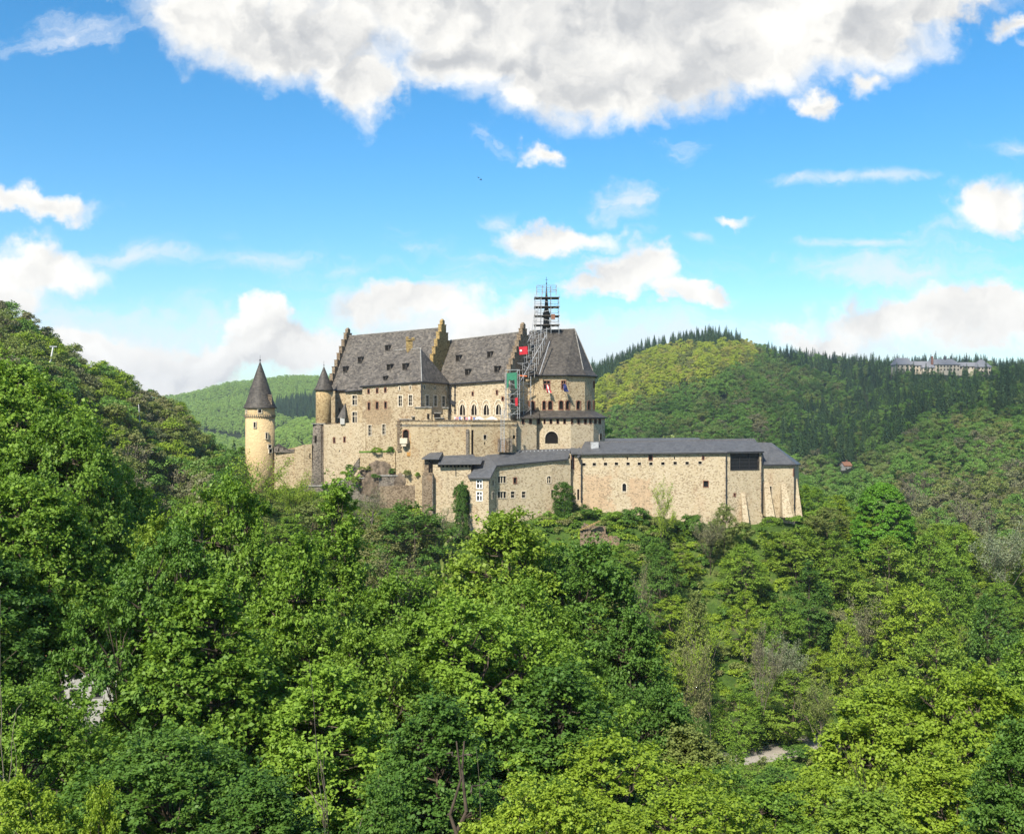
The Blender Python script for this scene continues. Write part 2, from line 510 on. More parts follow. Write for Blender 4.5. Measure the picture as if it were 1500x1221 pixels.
# ------------------------------------------------------------------ terrain: ground height (m) by direction column and distance
YG = np.concatenate([np.arange(-60, 400, 5.0), np.arange(400, 1000, 10.0), np.arange(1000, 4001, 25.0)])
NEAR = [(-60, 14), (0, -3.2), (10, -8.5), (20, -15)]
COLS = {
    -600: NEAR + [(40, -14), (60, -12), (100, -4), (200, 24), (300, 45), (420, 60), (700, 30), (1400, 20), (2000, 30), (4000, 20)],
    0:    NEAR + [(40, -20), (60, -24), (90, -26), (130, -20), (200, 3), (300, 22), (400, 28), (600, 0), (1400, 10), (2000, 24), (4000, 10)],
    150:  NEAR + [(40, -23), (60, -30), (90, -33), (130, -32), (200, -15), (300, 4), (370, 5), (600, -25), (1400, 0), (2000, 26), (4000, 10)],
    250:  NEAR + [(40, -25), (60, -33), (90, -38), (130, -40), (200, -31), (300, -7), (350, -8), (600, -45), (1200, -30), (1400, -20), (2000, 33), (2300, 25), (4000, 10)],
    350:  NEAR + [(40, -26), (60, -35), (90, -43), (130, -46), (175, -34), (198, -20), (215, -15), (240, -22), (270, -32), (300, -23), (350, -30), (600, -62), (900, -62), (1200, -44), (1400, -35), (2000, 62), (2300, 45), (4000, 10)],
    450:  NEAR + [(40, -26), (60, -35), (90, -44), (120, -48), (150, -47), (175, -34), (198, -20), (210, -14.5), (235, -13), (270, -30), (350, -50), (800, -62), (1200, -4), (1350, -25), (2000, 75), (2300, 60), (4000, 20)],
    620:  NEAR + [(40, -26), (60, -35), (90, -44), (120, -49), (150, -48), (175, -36), (190, -26), (198, -20), (208, -15), (230, -10), (270, -25), (350, -48), (800, -50), (1200, 10), (1350, 0), (2000, 80), (2300, 60), (4000, 20)],
    780:  NEAR + [(40, -26), (60, -35), (90, -44), (120, -49), (150, -48), (175, -37), (190, -26), (198, -20.5), (210, -16), (235, -10), (270, -25), (350, -46), (600, -38), (900, 5), (1150, 22), (1400, 20), (2000, 60), (4000, 20)],
    870:  NEAR + [(40, -26), (60, -35), (90, -44), (120, -49), (150, -48), (175, -36), (190, -26), (198, -20), (210, -17), (235, -15), (270, -28), (350, -46), (600, -30), (800, 5), (1000, 34), (1150, 46), (1400, 25), (2000, 40), (4000, 20)],
    960:  NEAR + [(40, -26), (60, -35), (90, -44), (120, -49), (150, -48), (175, -36), (190, -26), (198, -19.6), (235, -17), (270, -30), (360, -46), (560, -30), (730, -2), (900, 34), (1030, 57), (1150, 75), (1400, 50), (2000, 40), (4000, 20)],
    1040: NEAR + [(40, -26), (60, -35), (90, -44), (120, -49), (150, -48), (175, -37), (190, -26), (198, -20), (230, -19), (270, -31), (360, -45), (500, -30), (650, -6), (850, 35), (1000, 61), (1150, 86), (1400, 60), (2000, 40), (4000, 20)],
    1150: NEAR + [(40, -26), (60, -35), (90, -44), (120, -49), (150, -48), (175, -38), (190, -27), (200, -20), (215, -21), (240, -27), (300, -43), (450, -38), (600, -22), (750, -4), (900, 19), (1050, 46), (1150, 66), (1400, 45), (2000, 40), (4000, 20)],
    1230: NEAR + [(40, -26), (60, -35), (90, -44), (120, -49), (150, -48), (175, -39), (190, -30), (200, -25), (230, -28), (300, -43), (450, -40), (600, -29), (750, -18), (900, 6), (1050, 40), (1180, 61), (1400, 50), (2000, 40), (4000, 20)],
    1350: NEAR + [(40, -26), (60, -35), (90, -44), (120, -49), (150, -49), (175, -41), (200, -30), (230, -33), (290, -45), (400, -36), (500, -22), (620, -4), (800, 18), (930, 33), (1000, 41), (1150, 53), (1400, 50), (2000, 40), (4000, 20)],
    1500: NEAR + [(40, -26), (60, -34), (90, -44), (120, -50), (150, -50), (175, -43), (200, -35), (260, -42), (350, -36), (450, -19), (600, 8), (800, 27), (1000, 39), (1150, 47), (1400, 45), (2000, 40), (4000, 20)],
    2100: NEAR + [(40, -25), (60, -32), (90, -40), (120, -46), (200, -40), (300, -32), (400, -10), (600, 25), (800, 38), (1150, 50), (2000, 45), (4000, 30)],
}
PK = sorted(COLS)
PROF = np.array([np.interp(YG, *zip(*COLS[k])) for k in PK])
ker = np.array([1, 2, 3, 2, 1.0]); ker /= ker.sum()
for i_ in range(PROF.shape[0]):          # round the slope breaks a little away from the near hillside
    pad = np.pad(PROF[i_], 2, 'edge')
    sm = np.convolve(pad, ker, 'valid')
    PROF[i_] = np.where(YG > 240, sm, PROF[i_])


def vnoise(x, y, s, seed=0):
    """cheap smooth value noise, vectorised"""
    x = np.asarray(x, float) / s; y = np.asarray(y, float) / s
    xi, yi = np.floor(x), np.floor(y)
    fx, fy = x - xi, y - yi
    fx = fx * fx * (3 - 2 * fx); fy = fy * fy * (3 - 2 * fy)

    def h(a, b):
        v = np.sin(a * 127.1 + b * 311.7 + seed * 74.7) * 43758.5453
        return v - np.floor(v)
    return (h(xi, yi) * (1 - fx) + h(xi + 1, yi) * fx) * (1 - fy) + (h(xi, yi + 1) * (1 - fx) + h(xi + 1, yi + 1) * fx) * fy


def ground(x, y):
    x = np.asarray(x, float); y = np.asarray(y, float)
    px = CX + F * x / np.maximum(y, 40.0)
    px = np.clip(px, PK[0], PK[-1] - 1e-3)
    yy = np.clip(y, YG[0], YG[-1])
    ks = np.array(PK, float)
    j = np.clip(np.searchsorted(ks, px, side='right') - 1, 0, len(ks) - 2)
    t = (px - ks[j]) / (ks[j + 1] - ks[j])
    t = t * t * (3 - 2 * t) * .6 + t * .4
    r = np.interp(yy, YG, np.arange(len(YG)))
    r0 = np.clip(r.astype(int), 0, len(YG) - 2)
    fr = r - r0

    def prof(jj):
        return PROF[jj, r0] * (1 - fr) + PROF[jj, r0 + 1] * fr
    z = prof(j) * (1 - t) + prof(j + 1) * t
    amp = np.clip((y - 230) / 400, 0, 1) * 9.0
    z = z + (vnoise(x, y, 120, 1) - .5) * amp + (vnoise(x, y, 45, 2) - .5) * amp * .4 + (vnoise(x, y, 9, 3) - .5) * .8
    return z


def gz(x, y):
    return float(ground(np.array([x]), np.array([y]))[0])


def build_ground():
    ys = np.concatenate([np.arange(-60, 240, 3.0), np.arange(240, 700, 8.0), np.arange(700, 2400, 16.0), np.arange(2400, 4001, 80.0)])
    ss = np.linspace(-1.15, 1.15, 231)
    S, Yv = np.meshgrid(ss, ys)
    Xv = S * (np.maximum(Yv, 0) + 60)
    Zv = ground(Xv, Yv)
    V = np.stack([Xv, Yv, Zv], -1).reshape(-1, 3)
    ny, nx = S.shape
    i = np.arange(ny * nx).reshape(ny, nx)
    Q = np.stack([i[:-1, :-1], i[:-1, 1:], i[1:, 1:], i[1:, :-1]], -1).reshape(-1, 4)
    m, g, out = new_mat('grassy_ground')
    pos = g.n.new('ShaderNodeNewGeometry').outputs['Position']
    c = g.ramp(g.noise(pos, .12, 8.0, .7), [(.3, (.035, .06, .014)), (.5, (.075, .13, .022)), (.62, (.12, .15, .04)), (.75, (.12, .09, .05))])
    c = g.mix(g.maprange(g.noise(pos, 1.6, 6.0, .7), .35, .7), c, (.04, .075, .016))
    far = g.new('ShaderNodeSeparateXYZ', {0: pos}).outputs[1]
    c = g.mix(g.maprange(far, 225, 260), c, (.022, .032, .012))      # shade between the hill crowns put into the forest-floor colour
    bump = g.new('ShaderNodeBump', {'Strength': .8, 'Distance': .5, 'Height': g.noise(pos, 1.4, 6.0, .7)})
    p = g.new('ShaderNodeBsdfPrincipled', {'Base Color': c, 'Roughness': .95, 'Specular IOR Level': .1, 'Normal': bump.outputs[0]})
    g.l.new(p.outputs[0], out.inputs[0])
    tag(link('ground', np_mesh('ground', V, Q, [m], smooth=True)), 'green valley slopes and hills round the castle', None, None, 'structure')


build_ground()

# ------------------------------------------------------------------ vegetation meshes


def unit(v):
    return v / np.maximum(np.linalg.norm(v, axis=-1, keepdims=True), 1e-9)


def leaf_quads(C, N, size, rng, fold=.18, wid=.72, T=None):
    """a folded diamond leaf at every centre C with normal N"""
    n = len(C)
    if T is None:
        T = rng.normal(size=(n, 3))
    T = unit(T - (T * N).sum(1, keepdims=True) * N)
    B = np.cross(N, T)
    L = (size * rng.uniform(.65, 1.3, n))[:, None]
    V = np.empty((n, 4, 3))
    V[:, 0] = C - T * L * .5
    V[:, 1] = C + B * L * wid * .5 + N * L * fold
    V[:, 2] = C + T * L * .5
    V[:, 3] = C - B * L * wid * .5 + N * L * fold
    return V.reshape(-1, 3), np.arange(n * 4).reshape(-1, 4)


def clump_leaves(centres, radii, per, size, rng, flat=.6, up=.55, axis=(0, 0)):
    """leaves crowded on the outside of each clump, mostly facing up and out"""
    k = len(centres)
    idx = np.repeat(np.arange(k), per)
    n = len(idx)
    D = unit(rng.normal(size=(n, 3)))
    D[:, 2] = np.where(D[:, 2] < -.35, -D[:, 2], D[:, 2])
    rad = rng.uniform(.25, 1.0, n) ** .55 * rng.uniform(.85, 1.15, n)
    off = D * rad[:, None] * np.array([1, 1, flat]) * radii[idx][:, None]
    C = centres[idx] + off
    out = unit(centres - np.array([axis[0], axis[1], centres[:, 2].mean() - 2]))[idx]
    N = unit(D * .55 + out * .35 + np.array([0, 0, up]) + rng.normal(size=(n, 3)) * .52)
    return leaf_quads(C, N, size, rng)


def spray_leaves(centres, radii, per, size, rng, flat=.6, up=.45, axis=(0, 0), twigs=11):
    """leaves strung along short twigs that fan out of every clump, so that its outline stays ragged"""
    k = len(centres)
    base = centres - np.array([axis[0], axis[1], centres[:, 2].mean() - 3])
    out = unit(base * np.array([1, 1, .6]))
    TD = unit(rng.normal(size=(k, twigs, 3)) * np.array([1, 1, .55]) + out[:, None] * .75 + np.array([0, 0, .18]))
    TL = rng.uniform(.55, 1.65, (k, twigs))
    idx = np.repeat(np.arange(k), per)
    n = len(idx)
    j = rng.integers(0, twigs, n)
    t = rng.uniform(.08, 1.0, n) ** .8
    d = TD[idx, j]
    r = radii[idx] * TL[idx, j]
    C = centres[idx] + d * (r * t)[:, None]
    C[:, 2] -= .18 * r * t * t
    C += rng.normal(size=(n, 3)) * np.array([.17, .17, .10]) * (1.0 - .35 * t)[:, None] * np.clip(radii[idx], .5, 1.4)[:, None]
    N = unit(np.array([0, 0, up + .25]) + out[idx] * .35 + d * .2 + rng.normal(size=(n, 3)) * .5)
    return leaf_quads(C, N, size * rng.uniform(.7, 1.25, n), rng)


def segs(S, n=5):
    """list of (p0,p1,r0,r1) -> tube quads"""
    S = [(np.asarray(a, float), np.asarray(b, float), r0, r1) for a, b, r0, r1 in S]
    P0 = np.array([s[0] for s in S]); P1 = np.array([s[1] for s in S])
    r0 = np.array([s[2] for s in S]); r1 = np.array([s[3] for s in S])
    d = unit(P1 - P0)
    ref = np.where(np.abs(d[:, 2:3]) < .9, np.array([[0, 0, 1.0]]), np.array([[1.0, 0, 0]]))
    u = unit(np.cross(d, ref)); w = np.cross(d, u)
    t = np.arange(n) * 2 * PI / n
    ring = np.cos(t)[None, :, None] * u[:, None] + np.sin(t)[None, :, None] * w[:, None]
    A = P0[:, None] + ring * r0[:, None, None]
    B = P1[:, None] + ring * r1[:, None, None]
    V = np.concatenate([A, B], 1).reshape(-1, 3)
    k = np.arange(n); k2 = (k + 1) % n
    q = np.stack([k, k2, n + k2, n + k], -1)
    Q = (np.arange(len(S)) * 2 * n)[:, None, None] + q[None]
    return V, Q.reshape(-1, 4)


def polyline(a, b, rng, n, wob, r0, r1, sag=0.0):
    out = []
    p = np.array(a, float)
    a = np.array(a, float); b = np.array(b, float)
    L = np.linalg.norm(b - a)
    for i in range(1, n + 1):
        t = i / n
        q = a + (b - a) * t + rng.normal(size=3) * wob * L * (1 - t * .5) * (0 if i == n else 1)
        q[2] += sag * L * math.sin(PI * t)
        ra = r0 + (r1 - r0) * (i - 1) / n
        rb = r0 + (r1 - r0) * t
        out.append((p, q, ra, rb))
        p = q
    return out


def crown_points(rng, n, H, z0, rmax, shape, lobes=5, inner=.3):
    """clump centres through an uneven crown; shape(t) gives radius share at height share t"""
    lob = [(rng.uniform(0, 2 * PI), rng.uniform(0.1, .9), rng.uniform(.12, .3)) for _ in range(lobes)]
    P = []
    ga = 0
    while len(P) < n:
        t = rng.uniform(0, 1) ** .9
        if rng.uniform() > shape(t) + .12:
            continue
        ga += 2.39996 + rng.normal() * .3
        k = 1.0
        for la, lt, am in lob:
            k += am * math.cos(ga - la) * math.exp(-((t - lt) / .28) ** 2)
        rr = rmax * shape(t) * k
        f = rng.uniform(inner, 1) ** .5
        P.append((math.cos(ga) * rr * f, math.sin(ga) * rr * f, z0 + (H - z0) * t + rng.normal() * .25))
    return np.array(P)


def broadleaf(name, seed, H=22.0, z0=5.0, rmax=5.6, nc=230, per=210, size=.21, cr=(.75, 1.35), shape=None, limbs=26, trunk_r=.30, flat=.55, up=.55, lobes=6, sides=6, inner=.3, spray=False):
    rng = np.random.default_rng(seed)
    shape = shape or (lambda t: math.sin(PI * min(1, .12 + t * .88)) ** .6 * (1 - .25 * t))
    C = crown_points(rng, nc, H, z0, rmax, shape, lobes, inner)
    rad = rng.uniform(cr[0], cr[1], len(C))
    V, Q = (spray_leaves if spray else clump_leaves)(C, rad, per, size, rng, flat, up)
    tr = []
    top = np.array([rng.normal() * .4, rng.normal() * .4, H * .9])
    pts = polyline((0, 0, -1.5), top, rng, 8, .012, trunk_r, .05)
    tr += pts
    order = rng.permutation(len(C))
    prim = order[:limbs]
    lines = []
    for i in prim:
        c = C[i]
        zt = max(z0 * .55, c[2] - rng.uniform(.35, .6) * math.hypot(c[0], c[1]) - 1.0)
        zt = min(zt, H * .8)
        base = top * (zt + 1.5) / (H * .9 + 1.5) * np.array([1, 1, 0]) + np.array([0, 0, zt])
        r = trunk_r * .42 * (1 - zt / H * .7)
        ln = polyline(base, c, rng, 4, .05, r, .03, -.03)
        tr += ln
        lines += [l[1] for l in ln[:-1]] + [ln[0][0]]
    lines = np.array(lines)
    for i in order[limbs:]:
        c = C[i]
        j = np.argmin(np.linalg.norm(lines - c, axis=1) + np.maximum(0, lines[:, 2] - c[2]) * 2)
        tr += polyline(lines[j], c, rng, 2, .06, .045 * trunk_r / .3 + .01, .015)
    TV, TQ = segs(tr, sides)
    return (V, Q), (TV, TQ)


def conifer(seed, H=20.0, r=3.2, n=1500, size=1.2, z0=2.0, power=.9):
    rng = np.random.default_rng(seed)
    t = 1 - np.sqrt(rng.uniform(0, 1, n))
    whorls = 17
    t = (np.floor(t * whorls) + rng.uniform(.1, .6, n)) / whorls
    a = rng.uniform(0, 2 * PI, n)
    nb = 9
    a = (np.floor(a / (2 * PI) * nb) + rng.normal(0, .16, n)) * 2 * PI / nb + np.floor(t * whorls) * 1.1
    R_ = r * (1 - t) ** power * (0.85 + .3 * np.sin(a * 2 + seed + t * 9) ** 2)
    f = rng.uniform(.12, 1, n) ** .6
    out = np.stack([np.cos(a), np.sin(a), np.zeros(n)], -1)
    C = out * (R_ * f)[:, None]
    C[:, 2] = z0 + (H - z0) * t - f * R_ * .32 + .2
    T = out + np.array([0, 0, -.35]) + rng.normal(size=(n, 3)) * .25
    N = unit(np.array([0, 0, 1.0]) + out * .5 + rng.normal(size=(n, 3)) * .3)
    V, Q = leaf_quads(C, N, size, rng, .12, .42, T)
    TV, TQ = segs([((0, 0, -1), (0, 0, H * .5), .22, .14), ((0, 0, H * .5), (0, 0, H + .3), .14, .02)], 5)
    return (V, Q), (TV, TQ)


def twiggy(seed, H=12.0, spread=.33, levels=4, first=6, leaf=.16, nleaf=1400, r0=.16, lean=.0, kids=(4, 6), twig=.012, upward=.35, wob=.12):
    """open tree: forking bare branches with a thin scatter of young leaves"""
    rng = np.random.default_rng(seed)
    S, tips = [], []

    def grow(p, d, L, r, lv):
        n = 3 if wob < .2 else 7
        q = p
        pts = []
        for i in range(n):
            d = unit(d + rng.normal(size=3) * wob + np.array([0, 0, .05]))
            q2 = q + d * L / n
            ra, rb = r * (1 - i / n * .45), r * (1 - (i + 1) / n * .45)
            S.append((q, q2, max(ra, twig), max(rb, twig)))
            pts.append(q2)
            q = q2
        if lv == 0:
            tips.extend(pts)
            return
        for k in range(rng.integers(kids[0], kids[1])):
            b = pts[rng.integers(0 if lv < levels else 1, n)]
            a = rng.uniform(0, 2 * PI)
            side = np.array([math.cos(a), math.sin(a), 0])
            nd = unit(d * (.6 + upward * .6) + side * rng.uniform(.45, .95) + np.array([0, 0, upward * .3]))
            grow(b, nd, L * rng.uniform(.5, .72), r * .5, lv - 1)
        grow(q, d, L * .62, r * .55, lv - 1)
    grow(np.array([0, 0, -1.0]), np.array([lean, 0, 1.0]), H * .45, r0, levels)
    tips = np.array(tips)
    tips_top = tips[:, 2].max()
    k = (H) / tips_top
    S = [(a * [1, 1, k], b * [1, 1, k], r, q) for a, b, r, q in S]
    tips = tips * [1, 1, k]
    C = tips[rng.integers(0, len(tips), nleaf)] + rng.normal(size=(nleaf, 3)) * .28
    N = unit(rng.normal(size=(nleaf, 3)) + np.array([0, 0, .5]))
    return leaf_quads(C, N, leaf, rng), segs(S, 3)


def pair_mesh(name, a, b, mats):
    """leaves and wood in one mesh, two materials"""
    (V1, Q1), (V2, Q2) = a, b
    return np_mesh(name, np.concatenate([V1, V2]), np.concatenate([Q1, Q2 + len(V1)]), mats,
                   np.concatenate([np.zeros(len(Q1), int), np.ones(len(Q2), int)]))


# prototypes: crown mesh, trunk mesh
def round_(t): return math.sin(PI * min(1, .10 + t * .90)) ** .55
def oval_(t): return math.sin(PI * min(1, .08 + t * .90)) ** .75 * (1.05 - .35 * t)
def tall_(t): return (1 - t) ** .45 * min(1, .45 + t * 3)
def spread_(t): return min(1, .5 + t * 1.4) * (1 - t ** 3) ** .6


NEARP = []
for s_, shp, rm, z0_ in ((11, oval_, 5.8, 4.0), (12, round_, 6.0, 5.0), (13, tall_, 4.6, 3.5), (14, spread_, 6.6, 6.0), (15, oval_, 5.2, 4.5), (16, round_, 5.8, 12.5)):
    cw, tw = broadleaf('near', s_, 22, z0_, rm, nc=420, per=240, size=.20, cr=(.5, 1.25), shape=shp, up=.42, limbs=46, spray=True)
    NEARP.append((np_mesh('near_crown', *cw, [M['leaf']]), np_mesh('near_trunk', *tw, [M['bark']], smooth=True)))
_c, _t = broadleaf('near', 17, 28, 8.0, 3.5, nc=300, per=230, size=.2, cr=(.45, 1.15), shape=lambda t: (1 - t) ** .5 * min(1, .6 + t * 2), up=.42, flat=.62, limbs=34, spray=True)
NEARP.append((np_mesh('near_crown', *_c, [M['leaf']]), np_mesh('near_trunk', *_t, [M['bark']], smooth=True)))
MIDP = []
for s_, shp, rm, z0_ in ((21, round_, 3.9, 2.2), (22, oval_, 3.4, 2.0), (23, tall_, 2.9, 1.8), (24, spread_, 4.2, 2.6), (25, round_, 3.5, 1.5), (26, oval_, 3.9, 1.6)):
    cw, tw = broadleaf('mid', s_, 12, z0_, rm, nc=140, per=135, size=.215, up=.4, cr=(.5, 1.1), spray=True, shape=shp, trunk_r=.16, limbs=16, sides=5)
    MIDP.append((np_mesh('mid_crown', *cw, [M['leaf']]), np_mesh('mid_trunk', *tw, [M['bark']])))
_r = np.random.default_rng(27)
_D = unit(_r.normal(size=(520, 3)))
_C = np.stack([_D[:, 0] * 3.7, _D[:, 1] * 3.7, 6.6 + _D[:, 2] * 4.9], 1)
_C[:, :2] *= (1.06 - .035 * (_C[:, 2:3] - 4)) * _r.uniform(.86, 1.0, (520, 1))
EGG = (clump_leaves(_C, _r.uniform(.42, .62, 520), 95, .2, _r, .5, .45), segs(polyline((0, 0, -1.5), (0, 0, 9), _r, 6, .01, .2, .06), 6))
MIDP.append((np_mesh('egg_crown', *EGG[0], [M['leaf']]), np_mesh('egg_trunk', *EGG[1], [M['bark']])))
FARP = []
for s_, shp, rm in ((31, round_, 4.3), (32, oval_, 3.9), (33, spread_, 4.6), (34, round_, 3.7)):
    cw, tw = broadleaf('far', s_, 11, 1.0, rm, nc=40, per=80, size=.45, flat=.7, up=.55, cr=(.9, 1.6), shape=shp, trunk_r=.2, limbs=5, sides=4, inner=.6, lobes=4)
    FARP.append((cw, tw))
CONP = [conifer(41, 20, 3.3), conifer(42, 19, 2.8, power=.8), conifer(43, 22, 3.6, power=1.0)]
TWP = [twiggy(51, nleaf=3200, leaf=.21, kids=(3, 5)), twiggy(52, nleaf=1700, upward=.5, leaf=.18, kids=(3, 5)), twiggy(53, nleaf=5600, leaf=.2, kids=(3, 5)), twiggy(54, nleaf=160, leaf=.12, levels=2, kids=(2, 4), upward=.6, r0=.10, twig=.012, wob=.3)]

# ------------------------------------------------------------------ castle: building kit
def poly_centre(plan):
    a = np.array(plan)
    return a[:, 0].mean(), a[:, 1].mean()


def wall_panel(mb, A, B, z0, zA, zB, ops, depth=.45):
    """one straight wall with real openings cut through it. ops: (s0,s1,o0,o1,kind)"""
    A, B = np.array(A, float), np.array(B, float)
    L = np.linalg.norm(B - A)
    d = (B - A) / L
    n = np.array([d[1], -d[0]])       # faces the camera when A is left of B

    def P(s, z, o=0.0):
        q = A + d * s - n * o
        return (q[0], q[1], z)
    zt = min(zA, zB)
    ss = sorted({0.0, L, *[round(o[0], 4) for o in ops], *[round(o[1], 4) for o in ops]})
    zs = sorted({z0, zt, *[round(o[2], 4) for o in ops], *[round(o[3], 4) for o in ops]})
    for i in range(len(ss) - 1):
        for j in range(len(zs) - 1):
            cs, cz = (ss[i] + ss[i + 1]) / 2, (zs[j] + zs[j + 1]) / 2
            if any(o[0] < cs < o[1] and o[2] < cz < o[3] for o in ops):
                continue
            mb.poly([P(ss[i], zs[j]), P(ss[i + 1], zs[j]), P(ss[i + 1], zs[j + 1]), P(ss[i], zs[j + 1])])
    if abs(zA - zB) > 1e-3:
        if zA > zB:
            mb.poly([P(0, zt), P(L, zt), P(0, zA)])
        else:
            mb.poly([P(0, zt), P(L, zt), P(L, zB)])
    for s0, s1, o0, o1, kind in ops:
        w = s1 - s0
        if kind in ('arch', 'gothic'):
            rise = w / 2 if kind == 'arch' else w * .85
            rise = min(rise, (o1 - o0) * .7)
            zs_ = o1 - rise
            pts = []
            for k in range(9):
                t = k / 8
                if kind == 'arch':
                    pts.append((s0 + w / 2 - w / 2 * math.cos(PI * t), zs_ + rise * math.sin(PI * t)))
                else:
                    u = 1 - abs(2 * t - 1)
                    pts.append((s0 + w * t, zs_ + rise * (1 - (1 - u) ** 2) ** .62))
            for k in range(4):
                mb.poly([P(s0, o1), P(*pts[k]), P(*pts[k + 1])])
            for k in range(4, 8):
                mb.poly([P(s1, o1), P(*pts[k]), P(*pts[k + 1])])
            edge = [(s0, o0), (s0, zs_)] + pts[1:-1] + [(s1, zs_), (s1, o0)]
        else:
            edge = [(s0, o0), (s0, o1), (s1, o1), (s1, o0)]
        for k in range(len(edge)):
            a, b = edge[k], edge[(k + 1) % len(edge)]
            mb.poly([P(*a), P(*b), P(*b, depth), P(*a, depth)])
    return P, L


def make_window(parent, P, s0, s1, o0, o1, style, depth=.3):
    """surround, mullions and pane of one opening"""
    w, h = s1 - s0, o1 - o0
    base = np.array(P(s0, o0)); ex = (np.array(P(s1, o0)) - base) / w
    nin = np.array(P(s0, o0, 1.0)) - base      # inward
    f = MB()

    def bar(a0, a1, b0, b1, proud=.06, back=.25):
        c = [P(a0, b0, -proud), P(a1, b0, -proud), P(a1, b1, -proud), P(a0, b1, -proud)]
        f.slab(c, proud + back, 0, nin)
    fm = M['trim']
    arch = style.get('arch')
    t = style.get('frame', 0)
    if style.get('brown'):
        fm = M['trim_brown']
    if style.get('white'):
        fm = M['white']
    if style.get('dark'):
        fm = M['gutter']
    if t:
        bar(s0 - t, s0, o0 - t, o1 + (0 if arch else t))
        bar(s1, s1 + t, o0 - t, o1 + (0 if arch else t))
        bar(s0, s1, o0 - t, o0, .09)
        if not arch:
            bar(s0, s1, o1, o1 + t)
    if arch:      # arched surround built of short blocks
        tt = max(t, .12)
        rise = (w / 2) if arch == 'arch' else min(w * .85, h * .7)
        zc = o1 - rise
        prev = None
        for k in range(9):
            q = k / 8
            if arch == 'arch':
                p = (s0 + w / 2 - (w / 2) * math.cos(PI * q), zc + rise * math.sin(PI * q))
                pn = (s0 + w / 2 - (w / 2 + tt) * math.cos(PI * q), zc + (rise + tt) * math.sin(PI * q))
            else:
                u = 1 - abs(2 * q - 1)
                p = (s0 + w * q, zc + rise * (1 - (1 - u) ** 2) ** .62)
                pn = (s0 + w / 2 + (w / 2 + tt) * (2 * q - 1), zc + (rise + tt * 1.2) * (1 - (1 - u) ** 2) ** .62)
            if prev is not None:
                f.slab([P(*prev[0], -.07), P(*p, -.07), P(*pn, -.07), P(*prev[1], -.07)], .2, 0, nin)
            prev = (p, pn)
    mt = style.get('mull', .1)
    mid = (s0 + s1) / 2
    if style.get('cross'):
        zc = o0 + h * .6
        bar(mid - mt / 2, mid + mt / 2, o0, zc - mt / 2, -.1, .22)
        bar(mid - mt / 2, mid + mt / 2, zc + mt / 2, o1, -.1, .22)
        bar(s0, s1, zc - mt / 2, zc + mt / 2, -.1, .22)
    for k in range(style.get('vert', 0)):
        c = s0 + w * (k + 1) / (style['vert'] + 1)
        bar(c - mt / 2, c + mt / 2, o0, o1, -.1, .22)
    for k in range(style.get('horiz', 0)):
        c = o0 + h * (k + 1) / (style['horiz'] + 1)
        bar(s0, s1, c - mt / 2, c + mt / 2, -.14, .2)
    g = MB()
    g.slab([P(s0 - .02, o0 - .02, depth), P(s1 + .02, o0 - .02, depth), P(s1 + .02, o1 + .02, depth), P(s0 - .02, o1 + .02, depth)], .06, 0, nin)
    pm = M['hole'] if style.get('hole') else M['glass']
    if f.v:
        o = f.build('window', fm, parent)
        g.build('pane', pm, o)
    else:
        g.build('window', pm, parent)


S_CROSS = dict(frame=.16, cross=1, mull=.14)
S_SLIT = dict(hole=1)
S_SURR = dict(frame=.2, vert=1, horiz=2, mull=.07)
S_BROWN = dict(frame=.12, brown=1)
S_BROWN2 = dict(frame=.16, brown=1, cross=1, mull=.14)
S_ARCH = dict(frame=0, arch='arch', hole=1)
S_ARCHB = dict(frame=.16, arch='arch', brown=1, hole=1)
S_GOTH = dict(frame=.16, arch='gothic', vert=1, mull=.12, hole=1)
S_WHITE = dict(frame=.18, white=1, cross=1, mull=.2)


def walls(parent, plan, top, zb, mat, ops=(), name='wall', close=True):
    """plan: [(px,Y)...] seen left to right in front, then round the back; top: py per vertex at its own Y, or one z"""
    pts = [XY(*p) for p in plan]
    if isinstance(top, (list, tuple)):
        zt = [ZZ(t, p[1]) for t, p in zip(top, plan)]
        zt += [zt[-1]] * (len(plan) - len(zt))
    else:
        zt = [float(top)] * len(plan)
    n = len(plan)
    segl = [(i, (i + 1) % n) for i in range(n if close else n - 1)]
    mb = MB()
    todo = []
    for (i, j) in segl:
        front = plan[j][0] > plan[i][0]
        my = []
        if front:
            A, B = pts[i], pts[j]
            L = np.linalg.norm(B - A)
            for o in ops:
                px, py, w, h = o[:4]
                if not (plan[i][0] <= px < plan[j][0]):
                    continue
                k = (px - CX) / F
                d = (B - A) / L
                s = (k * A[1] - A[0]) / (d[0] - k * d[1])
                Yw = A[1] + d[1] * s
                ws = w / F * Yw / max(.35, abs(d[0] - k * d[1]))
                zc, hh = ZZ(py, Yw), h / F * Yw
                s0, s1 = max(.06, s - ws / 2), min(L - .06, s + ws / 2)
                if s1 - s0 < .1:
                    continue
                my.append((round(s0, 4), round(s1, 4), round(zc - hh / 2, 4), round(zc + hh / 2, 4), o[4].get('arch', 'rect'), o[4]))
        zA, zB = zt[i], zt[j]
        P, L = wall_panel(mb, pts[i], pts[j], zb, zA, zB, [m[:5] for m in my])
        todo += [(P, m) for m in my]
    w = mb.build(name, mat, parent)
    for P, m in todo:
        make_window(parent, P, m[0], m[1], m[2], m[3], m[5])
    return w


def roof(parent, faces, mat, th=.22, name='roof'):
    mb = MB()
    for f in faces:
        mb.slab(f, th)
    return mb.build(name, mat, parent)


def gutter(parent, pts, r=.14, name='gutter'):
    mb = MB()
    for a, b in zip(pts[:-1], pts[1:]):
        mb.tube(a, b, r, n=6)
    return mb.build(name, M['gutter'], parent)


